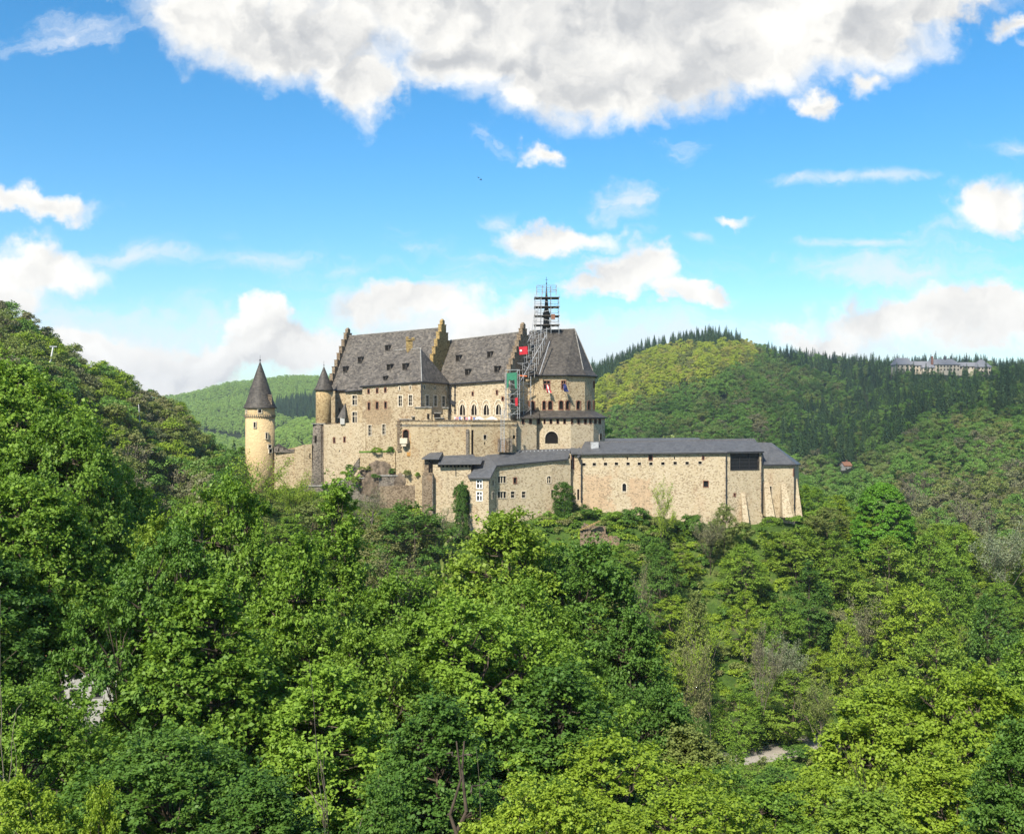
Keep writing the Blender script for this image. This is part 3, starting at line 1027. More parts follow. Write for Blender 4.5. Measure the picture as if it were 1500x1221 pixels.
def downpipe(parent, px, py0, py1, Y, r=.09, wpx=None):
    mb = MB()
    mb.tube(px2(px, py0, Y), [*px2(px, py0, Y)[:2], ZZ(py1, Y)], r)
    for k in range(4):
        z = ZZ(py0 + (py1 - py0) * (k + .5) / 4, Y)
        p = px2(px, py0, Y)
        mb.box((p[0], p[1], z), (r * 3, r * 3, .12))
    return mb.build('downpipe', M['gutter'], parent)


def off(p, d, t):
    return np.array([p[0] + d[0] * t, p[1] + d[1] * t, p[2]])


def stepped_gable(parent, apex, n, w, zap, zev, steps, th=.8, mat=None, finial=2.0, name='stepped_gable'):
    """gable wall at right angles to the ridge rising in steps above the roof"""
    mb = MB()
    nd = np.array([n[0], n[1]]) / np.hypot(*n)
    ang = math.atan2(nd[1], nd[0])
    hh = (zap - zev) / steps
    RS = .55
    for i in range(steps):
        half = w * (1 - i / steps) + .15
        mb.box((apex[0], apex[1], zev + i * hh + RS), (half * 2, th, hh), ang)
        for s in (-1, 1):
            c = np.array([apex[0], apex[1]]) + nd * (half - .3) * s
            mb.box((c[0], c[1], zev + (i + 1) * hh + RS), (.7, th + .12, .14), ang)
    mb.box((apex[0], apex[1], zev - 1.0), (w * 2 + .2, th, 1.0 + RS), ang)
    mb.box((apex[0], apex[1], zap + RS), (.95, th * .9, finial * .75), ang)
    mb.box((apex[0], apex[1], zap + RS + finial * .75), (.75, th * .8, finial * .25), ang, taper=.5)
    return mb.build(name, mat or M['stone_brown'], parent)


def on_plane(px, py, a, b, c):
    """where the sight line through a photo point meets the plane of three points"""
    a, b, c = (np.array(v, float) for v in (a, b, c))
    N = np.cross(b - a, c - a)
    d = px2(px, py, 1.0)
    return d * (N @ a) / (N @ d)


def dormer(parent, px, py, pl, n, w=1.0, h=1.25, d=1.5):
    """small roof hatch: cheeks, lid and dark opening facing down the slope"""
    c = on_plane(px, py, *pl)
    nd = np.array([n[0], n[1]]) / np.hypot(*n)
    c = c + np.array([nd[0], nd[1], 0]) * .3
    ang = math.atan2(nd[1], nd[0]) + PI / 2
    mb = MB()
    ctr = c[:2] - nd * (d / 2 - .35)
    mb.box((ctr[0], ctr[1], c[2] - h / 2), (w, d, h), ang, 0)
    mb.box((ctr[0] - nd[0] * -.1, ctr[1] - nd[1] * -.1, c[2] + h / 2), (w * 1.25, d * 1.25, .16), ang, 0, .85)
    o = mb.build('dormer', M['slate_old'], parent)
    m2 = MB()
    p = c[:2] + nd * .37
    m2.box((p[0], p[1], c[2] - h * .38), (w * .72, .06, h * .74), ang)
    m2.build('hatch', M['hole'], o)


# ------------------------------------------------------------------ round watch tower on the left
def round_tower():
    Y0 = 215.0
    x0 = XY(381, Y0)[0]
    zb = -17.0
    t = thing('round_watchtower', 'ochre plastered round tower with tall pointed slate cone, left of the castle', 'tower', (x0, Y0, zb))
    zc = lambda py: ZZ(py, Y0 - 3)
    b = MB()
    b.lathe((x0, Y0, 0), [(3.22, zb), (3.05, zc(680)), (3.0, zc(611))], 36)
    b.build('wall', M['plaster'], t, True)
    b = MB()
    b.lathe((x0, Y0, 0), [(3.0, zc(611)), (3.18, zc(610.3)), (3.18, zc(608.5)), (3.08, zc(608.3)), (3.08, zc(597))], 36)
    b.build('parapet', M['plaster'], t)
    b = MB()
    for k in range(44):
        a = 2 * PI * k / 44
        b.box((x0 + 3.1 * math.cos(a), Y0 + 3.1 * math.sin(a), zc(611)), (.26, .2, .5), a)
    b.build('corbel_frieze', M['stone_grey'], t)
    z0 = ZZ(597, Y0 - 3)
    b = MB()
    b.lathe((x0, Y0, 0), [(3.1, z0 - .12), (3.45, z0 - .1), (3.45, z0), (2.95, z0 + 1.0), (2.35, z0 + 2.9), (1.2, z0 + 6.5), (.14, z0 + 9.5), (.05, z0 + 9.8)], 32)
    b.build('roof', M['slate_dark'], t, True)
    b = MB()
    b.tube((x0, Y0, z0 + 9.4), (x0, Y0, z0 + 11.1), .06, .02)
    b.lathe((x0, Y0, z0 + 10.0), [(.02, -.2), (.2, -.08), (.2, .08), (.02, .2)], 10)
    b.build('spire', M['gutter'], t)
    b = MB()
    b.box((x0 + 2.35, Y0 - 1.2, z0 + .3), (.75, .75, 2.3), .3)
    b.box((x0 + 2.35, Y0 - 1.2, z0 + 2.6), (.9, .9, .15), .3)
    b.build('chimney', M['stone_brown'], t)
    for px, py, w, h in ((380.5, 602, 4.6, 5), (361.3, 602, 2, 5), (373.3, 622, 3.0, 7.5), (390.3, 638, 2.6, 8.5), (395, 653.5, 5, 4), (396, 660, 5.5, 5)):
        k = (px - CX) / F
        # point on the cylinder seen at this column
        r = 3.08
        best = min((abs((x0 + r * math.sin(a)) / (Y0 - r * math.cos(a)) - k), a) for a in np.linspace(-1.5, 1.5, 400))[1]
        c = np.array([x0 + r * math.sin(best), Y0 - r * math.cos(best)])
        d = np.array([math.cos(best), math.sin(best)])
        ww = w / F * Y0; hh = h / F * Y0
        z = ZZ(py, c[1])
        f = MB()
        rz = best
        for sx, sz, bw, bh in ((0, hh / 2, ww + .3, .14), (0, -hh / 2 - .14, ww + .3, .14)):
            f.box((c[0], c[1], z + sz), (bw, .26, bh), rz)
        for s in (-1, 1):
            q = c + d * s * (ww / 2 + .07)
            f.box((q[0], q[1], z - hh / 2), (.14, .26, hh), rz)
        w_ = f.build('window', M['trim'], t)
        g = MB()
        g.box((c[0], c[1], z - hh / 2), (ww, .12, hh), rz)
        g.build('pane', M['hole'], w_)


round_tower()

# frame of the rotated palace buildings
DR = np.array([.9, -.43]); DR /= np.linalg.norm(DR)      # ridge direction
DN = np.array([-.43, -.9]); DN /= np.linalg.norm(DN)     # down the front slope, towards the camera


def build_palace():
    # ---- great palace: the highest roof with stepped gables
    t = thing('palace_hall', 'tall stone palace with the highest steep slate roof and stepped gables', 'castle building', (-30, 216, -3))
    R1, R2 = px2(511, 492, 228), px2(645, 480, 218)
    w = 7.0
    E1 = np.array([*(R1[:2] + DN * w), 5.7]); E2 = np.array([*(R2[:2] + DN * w), 6.0])
    B1 = np.array([*(R1[:2] - DN * w), 5.7]); B2 = np.array([*(R2[:2] - DN * w), 6.0])
    fo = .45

    def flare(E, Rr):       # bell-cast foot of the roof
        m = Rr[:2] + (E[:2] - Rr[:2]) * .82
        return np.array([m[0], m[1], E[2] + (Rr[2] - E[2]) * .185])
    F1, F2 = flare(E1, R1), flare(E2, R2)
    e1 = np.array([*(E1[:2] + DN * fo), E1[2]]); e2 = np.array([*(E2[:2] + DN * fo), E2[2]])
    roof(t, [[F1, F2, R2, R1], [e1, e2, F2, F1], [B2, B1, R1, R2]], M['slate_old'])
    b = MB(); b.tube(R1, R2, .14); b.build('ridge_cap', M['grey_stone'], t)
    pl = [E1[:2], E2[:2], B2[:2], B1[:2]]
    plan = [(CX + F * p[0] / p[1], p[1]) for p in pl]
    walls(t, plan, 5.75, -4, M['stone'], [(497, 600, 3, 5, S_SLIT)])
    gutter(t, [e1, e2])
    stepped_gable(t, R1 - np.array([*DR, 0]) * .3, DN, w, R1[2], E1[2], 8, mat=M['stone_brown'], finial=1.3)
    stepped_gable(t, R2 + np.array([*DR, 0]) * .45, DN, w, R2[2], E2[2], 8, th=.8, mat=M['stone_yellow'], finial=1.3)
    for px, py in ((569, 510), (529, 527), (507, 541)):
        dormer(t, px, py, (F1, F2, R1), DN)
    downpipe(t, 489.5, 575, 620, 219.5, .13)

    # ---- front block with hipped roof (two visible faces)
    t = thing('palace_front_block', 'square stone block with hipped slate roof and rust-brown wall patch', 'castle building', (-24, 209, -6))
    C = XY(617, 203.0)
    Lf = C - DR * 13.9
    Rt = C - DN * 11.5
    Bk = Lf - DN * 11.5
    plan = [(CX + F * p[0] / p[1], p[1]) for p in (Lf, C, Rt, Bk)]
    ops = [(540, 573, 2.6, 6, S_BROWN), (552.5, 572, 2.6, 6, S_BROWN), (564.5, 571, 2.6, 6, S_BROWN), (585.5, 568.5, 1.8, 5, S_SURR | dict(vert=0, horiz=0, frame=.14)), (601, 567.5, 1.8, 5, S_SURR | dict(vert=0, horiz=0, frame=.14)),
           (540.5, 594.5, 2.8, 10, S_BROWN), (552.5, 593.5, 3.2, 10, S_BROWN), (564.8, 593, 2.8, 9, S_BROWN), (586.5, 587, 5, 15, S_SURR), (601.5, 586, 5, 15, S_SURR),
           (542, 630, 4.6, 15, S_SURR | dict(frame=.12)), (562.5, 628.5, 4.6, 14.5, S_SURR | dict(frame=.12)),
           (621.5, 567, 1.8, 5.5, S_SURR | dict(vert=0, horiz=0, frame=.12)), (637, 568, 1.8, 5, S_SURR | dict(vert=0, horiz=0, frame=.12)), (653, 569, 1.8, 5, S_SURR | dict(vert=0, horiz=0, frame=.12)),
           (625.5, 586.5, 4.6, 15, S_SURR), (637.5, 587, 4.6, 15, S_SURR), (649.2, 587.5, 4.6, 15, S_SURR)]
    zt = [ZZ(566, Lf[1]), ZZ(559, C[1]), ZZ(562, Rt[1]), ZZ(566, Lf[1])]
    # walls() takes py; convert back
    tp = [CY - z * F / p[1] for z, p in zip(zt, (Lf, C, Rt, Bk))]
    walls(t, plan, tp, -18, M['stone_block'], ops)
    o = .35
    EL = np.array([*(Lf - DR * o + DN * o), zt[0]]); EC = np.array([*(C + DR * o + DN * o), zt[1]])
    ER = np.array([*(Rt + DR * o), zt[2]]); EB = np.array([*(Bk - DR * o), zt[0]])
    RA = px2(616, 510, 209.7); RB = px2(577, 513, 212.6)
    roof(t, [[EL, EC, RA, RB], [EC, ER, RA], [EB, EL, RB], [ER, EB, RB, RA]], M['slate_old'])
    gutter(t, [EB, EL, EC, ER])
    b = MB(); b.tube(RA, RB, .13); b.tube(EC, RA, .13); b.build('ridge_cap', M['grey_stone'], t)
    b = MB()
    c = px2(599.5, 513, 211)
    b.box((c[0], c[1], c[2] - 2.2), (1.1, 1.0, 4.2), .4); b.box((c[0] + .2, c[1], c[2] + 2.0), (1.6, 1.2, .3), .4); b.box((c[0] - .45, c[1], c[2] + 2.3), (.3, .9, .5), .4); b.box((c[0] + .75, c[1], c[2] + 2.3), (.35, .9, .35), .4)
    b.build('chimney', M['stone_yellow'], t)
    pl = (EL, EC, RA)
    dormer(t, 571.5, 538, pl, DN); dormer(t, 594.5, 537, pl, DN)
    dormer(t, 565.5, 553, pl, DN, .8, .6, 1.0)
    downpipe(t, 617.5, 561, 596, 202.6, .14)

    # ---- narrow block to the left of it
    t = thing('palace_side_block', 'narrow stone block with three stacked cross windows under a steep slate roof', 'castle building', (-32, 212, -6))
    A = np.array([-34.6, 212.6]); Bq = np.array([-29.9, 210.4])
    plan = [(CX + F * p[0] / p[1], p[1]) for p in (A, Bq, Bq - DN * 7, A - DN * 7)]
    walls(t, plan, [573, 571], -18, M['stone'], [(519.6, 586, 6.4, 14, S_CROSS), (519.6, 611, 6.4, 15.5, S_CROSS), (519.6, 634, 6.4, 15, S_CROSS), (518.5, 652.5, 2, 3, S_SLIT)])
    q = [px2(505.5, 573.5, 212.2), px2(531, 571, 209.9), px2(564, 534, 213.4), px2(543, 536, 214.8), px2(512, 571, 218.0)]
    roof(t, [[q[0], q[1], q[2], q[3]], [q[4], q[0], q[3]]], M['slate_old'])
    gutter(t, [q[4], q[0], q[1]])
    # little lean-to oriel on its left cheek
    b = MB(); c = px2(502, 617, 211.5)
    b.box((c[0], c[1], c[2] - .6), (.9, .9, 1.4)); b.build('oriel', M['house_white'], t)
    b = MB(); c = px2(505.5, 612, 211.6)
    b.slab([px2(494, 612, 211.2), px2(506, 612, 210.8), px2(505.8, 590, 212.4)], .3, 0, (0, 1, 0))
    b.slab([px2(494, 612, 211.2), px2(497, 609, 211.3), px2(501, 602, 211.8), px2(505.8, 590, 212.4)], .9, 0, (0, 1, 0))
    b.build('oriel_roof', M['slate_dark'], t)

    # ---- small round turret
    Yt = 217.0
    xt = XY(474.5, Yt)[0]
    t = thing('corner_turret', 'small round stone turret with pointed slate cone at the left corner of the palace', 'tower', (xt, Yt, -3))
    b = MB(); zc = ZZ(571, Yt - 2)
    b.lathe((xt, Yt, 0), [(1.75, -6), (1.7, 3), (1.7, zc)], 24); b.build('wall', M['stone_turret'], t, True)
    b = MB(); b.lathe((xt, Yt, 0), [(1.7, zc - .1), (2.05, zc - .05), (2.05, zc + .05), (1.55, zc + 1.1), (.75, zc + 3.3), (.06, zc + 5.0)], 24); b.build('roof', M['slate_dark'], t, True)
    b = MB(); b.tube((xt, Yt, zc + 4.8), (xt, Yt, zc + 6.2), .05, .02); b.lathe((xt, Yt, zc + 5.3), [(.02, -.15), (.14, 0), (.02, .15)], 8); b.build('spire', M['gutter'], t)
    b = MB(); b.box((XY(487, 219)[0], 218.2, -3), (1.3, 3.5, ZZ(573, 218) + 3), .2); b.build('link_wall', M['stone'], t)

    # ---- the palas with the second stepped-gable roof
    t = thing('banquet_palas', 'long stone hall with four pointed arched windows above the terrace', 'castle building', (-9, 214, -2))
    R3, R4 = px2(660, 498.5, 221), px2(763, 486, 213)
    d = unit((R4 - R3)[:2]); n = np.array([d[1], -d[0]])
    w = 7.0
    E3 = np.array([*(R3[:2] + n * w), 6.6]); E4 = np.array([*(R4[:2] + n * w), 7.4])
    B3 = np.array([*(R3[:2] - n * w), 6.6]); B4 = np.array([*(R4[:2] - n * w), 7.4])
    f3, f4 = flare(E3, R3), flare(E4, R4)
    e3 = np.array([*(E3[:2] + n * fo), E3[2]]); e4 = np.array([*(E4[:2] + n * fo), E4[2]])
    roof(t, [[f3, f4, R4, R3], [e3, e4, f4, f3], [B4, B3, R3, R4]], M['slate_old'])
    b = MB(); b.tube(R3, R4, .14); b.tube(e3, f3, .14); b.tube(f3, R3, .14); b.build('ridge_cap', M['grey_stone'], t)
    W4 = E4[:2] + d * 1.4
    plan = [(CX + F * p[0] / p[1], p[1]) for p in (E3[:2], W4, W4 - n * 14, B3[:2])]
    ops = [(677.5, 600, 8, 16, S_GOTH), (694.5, 600, 8, 16, S_GOTH), (712.5, 600, 8, 15.5, S_GOTH), (730.5, 599.5, 8, 15.5, S_GOTH),
           (692.5, 576.5, 2, 5, S_BROWN), (728, 574.5, 2, 6, S_BROWN), (749, 584, 4.4, 11, S_BROWN2), (736.5, 583.5, 2.4, 5, S_ARCHB)]
    walls(t, plan, 7.35, -3, M['stone_pale'], ops)
    # wide pointed outer hoods round the four big windows
    hood = MB()
    for px, py in ((677.5, 599), (694.5, 599), (712.5, 599), (730.5, 598.5)):
        kk = (px - CX) / F
        s = (kk * E3[1] - E3[0]) / (d[0] - kk * d[1])
        Yw = E3[1] + d[1] * s

        def PP(ds, z, o=0.0):
            q = E3[:2] + d * (s + ds) + n * (.02 + o)
            return (q[0], q[1], z)
        zb_, ztp = ZZ(py + 9, Yw), ZZ(py - 12.5, Yw)
        hw = 1.0
        prev = None
        for k in range(11):
            u = k / 10
            v = 1 - abs(2 * u - 1)
            zz = zb_ + 1.2 + (ztp - zb_ - 1.2) * (1 - (1 - v) ** 2) ** .6
            cur = (hw * (2 * u - 1), zz)
            if prev:
                a, b2 = prev, cur
                sc_ = 1.18
                hood.slab([PP(a[0], a[1], .1), PP(b2[0], b2[1], .1), PP(b2[0] * sc_, b2[1] + .2, .1), PP(a[0] * sc_, a[1] + .2, .1)], .14, 0, (-n[0], -n[1], 0))
            prev = cur
        for sg in (-1, 1):
            hood.slab([PP(hw * sg, zb_, .1), PP(hw * sg * 1.18, zb_, .1), PP(hw * sg * 1.18, zb_ + 1.5, .1), PP(hw * sg, zb_ + 1.5, .1)], .14, 0, (-n[0], -n[1], 0))
    hood.build('window_hoods', M['trim'], t)
    gutter(t, [e3, e4])
    stepped_gable(t, R4 + np.array([*d, 0]) * .45, n, w, R4[2], E4[2], 8, th=.9, mat=M['stone_brown'], finial=1.4)
    for px, py, k in ((672.5, 524.5, .33), (686, 545, .62), (718.5, 519.5, .33), (729, 541, .62)):
        dormer(t, px, py, (f3, f4, R3), n)
    for px in (659.5, 666.5):
        downpipe(t, px, 562, 606, 212.6 if px < 662 else 212.3, .16)
    b = MB(); c = px2(663, 592, 212.0)
    b.slab([px2(660, 585, 212), px2(666.5, 588, 212), px2(666, 594, 212), px2(660, 591, 212)], .3, 0, (0, 1, 0)); b.build('rain_hopper', M['gutter'], t)


build_palace()


def build_chapel():
    c0 = np.array([XY(809, 220)[0], 220.0])
    t = thing('castle_chapel', 'many-sided stone chapel with steep dark slate roof and two tiers of arched windows', 'castle building', (c0[0], c0[1], -12))

    def ring(r, n=10, rot=.0, c=c0):
        return [c + r * np.array([math.cos(2 * PI * (k + .5) / n + rot - PI / 2 - PI * 1.0), math.sin(2 * PI * (k + .5) / n + rot - PI / 2 - PI)]) for k in range(n)]

    def toplan(P):
        # order so that the front runs left to right
        P = list(P)
        return [(CX + F * p[0] / p[1], p[1]) for p in P]
    zE = 8.65
    rad = 9.25
    n = 12
    P = [c0 + rad * np.array([math.cos(PI + 2 * PI * (k + .5) / n), math.sin(PI + 2 * PI * (k + .5) / n)]) for k in range(n)]
    ops = [(801, 563.5, 8.5, 11.5, S_BROWN2), (827, 563.5, 8.5, 11.5, S_BROWN2), (870, 563, 2, 9, S_BROWN),
           (780, 594, 6, 13, S_ARCHB), (796.3, 593.5, 5.6, 12.5, S_ARCHB), (806, 593.5, 5.6, 12.5, S_ARCHB), (822, 593, 5.6, 12.5, S_ARCHB), (831.5, 593, 5.6, 12.5, S_ARCHB),
           (847.5, 593, 5.6, 12, S_ARCHB), (862.5, 593, 4, 12, S_ARCHB), (870, 593, 1.6, 12, S_ARCHB), (773, 593, 3, 12, S_ARCHB)]
    walls(t, toplan(P), zE, -2, M['stone'], ops)
    # roof
    z1 = ZZ(482.5, 223)
    RL = px2(776, 485, 220); RR = px2(842, 481.5, 220)
    mb = MB()
    e = [np.array([*(c0 + (p - c0) * 1.07), zE - .05]) for p in P]
    f = [np.array([*(c0 + (p - c0) * .955), zE + 1.15]) for p in P]
    for k in range(n):
        k2 = (k + 1) % n
        mb.slab([e[k], e[k2], f[k2], f[k]], .2)
        a = RL if f[k][0] < c0[0] - .5 else RR
        b_ = RL if f[k2][0] < c0[0] - .5 else RR
        if a is b_:
            mb.slab([f[k], f[k2], a], .2)
        else:
            mb.slab([f[k], f[k2], b_, a], .2)
    mb.build('roof', M['slate_dark'], t)
    b = MB(); b.tube(RL, RR, .14)
    for k in range(n):
        if f[k][1] < c0[1] + 1 and f[k][0] > c0[0] + 3:
            b.tube(f[k] + [0, 0, .05], RR, .1)
    b.build('ridge_cap', M['grey_stone'], t)
    gutter(t, e + [e[0]], .13)
    # lower ring: sloping apron roof and outer wall
    c1 = np.array([XY(813, 218.5)[0], 218.5])
    r2 = 10.75
    n2 = 12
    P2 = [c1 + r2 * np.array([math.cos(PI + 2 * PI * (k + .5) / n2), math.sin(PI + 2 * PI * (k + .5) / n2)]) for k in range(n2)]
    zA = -.15
    slot = dict(frame=.08, brown=1, hole=1)
    ops2 = [(p, 617, 3.2, 6.5, slot) for p in (789, 797, 807, 817, 827, 837.5, 847.5, 857.5, 865, 872, 878.5)]
    ops2 += [(808, 640.5, 19, 18, dict(arch='arch', frame=0, hole=1)), (880, 639, 4, 11, dict(arch='arch', frame=.1, hole=1))]
    w2 = walls(t, toplan(P2), zA, -14, M['stone_pale'], ops2, name='lower_wall')
    mb = MB()
    n3 = n2
    g0 = [np.array([*(c1 + (p - c1) * 1.05), zA]) for p in P2]
    g1 = [np.array([*(c0 + rad * .99 * (p - c1) / r2), 1.35]) for p in P2]
    for k in range(n2):
        k2 = (k + 1) % n2
        mb.slab([g0[k], g0[k2], g1[k2], g1[k]], .2)
    mb.slab([px2(756, 611.5, 204.4), px2(790, 611.5, 206.6), px2(790, 602.5, 210.5), px2(764, 602.5, 210)], .2)
    mb.build('apron_roof', M['slate_dark'], t)
    walls(t, [(757.3, 204.8), (786, 207.3), (786, 212), (758, 212)], zA - .15, -14, M['stone_pale'], [(766, 617, 3.2, 6.5, slot), (777, 617, 3.2, 6.5, slot)], name='link_wall')
    gutter(t, g0 + [g0[0]], .1)
    downpipe(t, 851, 613, 652, 211.2, .13)
    # spire
    sx = px2(800.5, 484, 220)
    b = MB()
    S0 = sx[2]
    b.lathe((sx[0], 220, 0), [(1.1, S0 - 1.5), (1.0, S0 + .3), (.7, S0 + 1.4), (.62, S0 + 3.2), (.85, S0 + 3.4), (.45, S0 + 4.6), (.28, S0 + 7.0), (.06, S0 + 9.7)], 8)
    b.build('spire', M['slate_dark'], t)
    b = MB()
    b.tube((sx[0], 220, S0 + 9.5), (sx[0], 220, S0 + 11.5), .06, .04)
    b.lathe((sx[0], 220, S0 + 10.1), [(.02, -.2), (.2, 0), (.02, .2)], 8)
    b.box((sx[0], 220, S0 + 10.85), (.55, .07, .07))
    b.build('finial_cross', M['gutter'], t)


build_chapel()


def scaffold(t, name, xs, ys, z0, z1, step, r=.048, sk=(0, 0), brace=True, dk=True):
    """tube scaffold bay block: standards, ledgers, guard rails, braces and boarded decks"""
    mb = MB()
    H = z1 - z0

    def p(x, y, z):
        k = (z - z0) / H
        return (x + sk[0] * k, y + sk[1] * k, z)
    for x in xs:
        for y in ys:
            mb.tube(p(x, y, z0), p(x, y, z1), r, n=4)
    zs = np.arange(z0 + step, z1 + .01, step)
    for z in zs:
        for dz in (0, -1.0 if step > 1.7 else 0):
            for y in ys:
                mb.tube(p(xs[0], y, z + dz), p(xs[-1], y, z + dz), r * .8, n=4)
            for x in xs:
                mb.tube(p(x, ys[0], z + dz), p(x, ys[-1], z + dz), r * .8, n=4)
    if brace:
        zz = [z0] + list(zs)
        for i in range(len(zz) - 1):
            a, b = (0, -1) if i % 2 == 0 else (-1, 0)
            mb.tube(p(xs[a], ys[0], zz[i]), p(xs[b], ys[0], zz[i + 1]), r * .7, n=4)
    mb.build(name, M['steel'], t)
    if dk:
        for z in (zs if dk == 2 else zs[:-1]):
            d = MB()
            q = p(0, 0, z)
            d.slab([(xs[0] + q[0] - .15, ys[0] + q[1] - .1, z + .06), (xs[-1] + q[0] + .15, ys[0] + q[1] - .1, z + .06), (xs[-1] + q[0] + .15, ys[-1] + q[1] + .1, z + .06), (xs[0] + q[0] - .15, ys[-1] + q[1] + .1, z + .06)], .1)
            d.build('deck', M['steel_dark'], t)


def build_scaffold():
    cx = px2(800.5, 484, 220)[0]
    t = thing('spire_scaffold', 'steel scaffolding caging the chapel spire and stepping down to the terrace', 'scaffold', (cx - 3, 218, -1.4))
    z = lambda py, Y=220: ZZ(py, Y)
    scaffold(t, 'pole_frame', [cx - 2.1, cx - .9, cx + .9, cx + 2.1], [218.2, 221.8], z(433), z(419), 1.0, dk=False)
    scaffold(t, 'pole_frame', [cx - 2.5, cx - 1.2, cx + .9, cx + 2.6], [217.9, 222.1], z(490), z(433), 1.95, dk=2)
    scaffold(t, 'pole_frame', [cx - 3.3, cx - 2.6], [217.9, 220.0], z(490), z(450), 1.95, sk=(.9, 0), dk=False)
    # raking scaffold down the roof
    for i in range(7):
        y = 209.6 + i * 1.0
        zb_, zt_ = z(553 - i * 9.5, y), z(531 - i * 8.6, y)
        xl = XY(757 + i * 3.0, y)[0]; xr = XY(783 + i * 3.0, y)[0]
        scaffold(t, 'pole_frame', list(np.linspace(xl, xr, 4)), [y, y + 1.0], zb_, zt_, 1.5, .045)
    b = MB()
    for o in (0, .5, 3.6):
        b.tube(px2(736 + o * 7, 560, 207), px2(775 + o * 7, 490, 215), .07, n=4)
    b.tube(px2(790, 548, 209.2), px2(805, 500, 214.6), .09, n=4)
    for k in range(16):
        u = k / 15
        a = px2(736, 560, 207) * (1 - u) + px2(775, 490, 215) * u
        b.tube(a, a + [.45, 0, 0], .035, n=4)
    b.build('hoist_track', M['steel'], t)
    # tower bays in front of the palas and on the apron roof
    Y = 205.5
    xs = [XY(p, Y)[0] for p in (741.5, 747, 758, 761)]
    scaffold(t, 'pole_frame', xs, [Y - 1.4, Y], ZZ(613, Y), ZZ(541, Y), 1.95)
    xs = [XY(p, 208)[0] for p in (761.5, 767, 777.5)]
    scaffold(t, 'pole_frame', xs, [207.2, 208.6], ZZ(611, 208), ZZ(551, 208), 1.7)
    b = MB()
    for p in (733.8, 738.6):
        b.tube(px2(p, 600, 199.8), px2(p, 662, 199.8), .06, n=4)
    for p in (740, 741.6):
        b.tube(px2(p, 545, 203.8), px2(p, 612, 203.8), .05, n=4)
    for k in range(26):
        a = px2(733.8, 601 + k * 2.35, 199.8)
        b.tube(a, a + [.62, 0, 0], .035, n=4)
    b.build('ladder_hoist', M['steel'], t)
    b = MB()
    b.slab([px2(742, 547, 203.9), px2(757, 546, 203.9), px2(757, 555, 203.9), px2(750, 557, 203.9), px2(742, 555, 203.9)], .05, 0, (0, 1, 0))
    b.slab([px2(742, 555, 203.9), px2(745.5, 555.5, 203.9), px2(744.5, 568, 203.9), px2(742, 569, 203.9)], .05, 0, (0, 1, 0))
    b.slab([px2(753.5, 556, 203.9), px2(757, 555, 203.9), px2(757, 570, 203.9), px2(754.5, 568, 203.9)], .05, 0, (0, 1, 0))
    b.slab([px2(742, 546.5, 203.9), px2(757, 545.5, 203.9), px2(758, 545, 206), px2(741, 547, 206)], .06)
    b.build('safety_net', M['green_net'], t)
    b = MB()
    b.slab([px2(760, 508, 208.6), px2(772.5, 507, 208.6), px2(773, 518.5, 208.6), px2(761, 519.5, 208.6)], .08, 0, (0, 1, 0))
    o = b.build('banner', M['red'], t); tag(o, 'red banner on the raking scaffold')
    b = MB(); b.slab([px2(761.3, 512.2, 208.5), px2(764.4, 512, 208.5), px2(764.5, 514.6, 208.5), px2(761.5, 514.8, 208.5)], .05, 0, (0, 1, 0)); b.build('white_mark', M['white'], o)
    b = MB(); b.slab([px2(754.2, 583, 203.9), px2(758.3, 582, 203.9), px2(758.3, 594, 203.9), px2(755, 594.5, 203.9)], .07, 0, (0, 1, 0)); tag(b.build('banner', M['red'], t), 'narrow red sheet low on the scaffold')
    b = MB(); b.box((cx + 1.35, 217.8, z(469)), (.8, .3, 1.1)); b.build('material_hoist', M['trim_brown'], t)
    b = MB(); b.slab([px2(760, 549, 208), px2(772, 550, 208), px2(772, 551.5, 208), px2(760, 550.5, 208)], .3, 0, (0, 1, 0)); b.build('safety_net', simple('orange_strip', (.6, .16, .05)), t)


build_scaffold()


def flag(px, py, Y, cols, label, name='flag'):
    t = thing(name, label, 'flag', px2(px, py, Y))
    b = MB()
    b.tube(px2(px - 1, py - 5.5, Y + .9), px2(px - 2.4, py - 6, Y - .9), .04, n=5)
    b.build('pole', M['wood'], t)
    k = len(cols)
    for i, m in enumerate(cols):
        b = MB()
        q = []
        for j in range(5):
            u = j / 4
            x0 = px - 3.6 + 7 * i / k * (0.55 + .45 * u) + 2.2 * u + .4 * math.sin(u * 6)
            x1 = px - 3.6 + 7 * (i + 1) / k * (0.55 + .45 * u) + 2.2 * u + .4 * math.sin(u * 6)
            q.append((px2(x0, py - 5.8 + 11.5 * u, Y - .85 + .15 * math.sin(u * 7 + i)), px2(x1, py - 5.8 + 11.5 * u, Y - .85 + .15 * math.sin(u * 7 + i + 1))))
        for a, c in zip(q[:-1], q[1:]):
            b.slab([a[0], a[1], c[1], c[0]], .03, 0, (0, 1, 0))
        b.build('cloth_stripe', M[m], t)


flag(803, 569.5, 210.2, ['red', 'white', 'red'], 'red and white striped flag hanging below the left upper chapel window')
flag(828, 568, 210.2, ['blue', 'blue', 'blue'], 'dark navy flag hanging below the right upper chapel window')


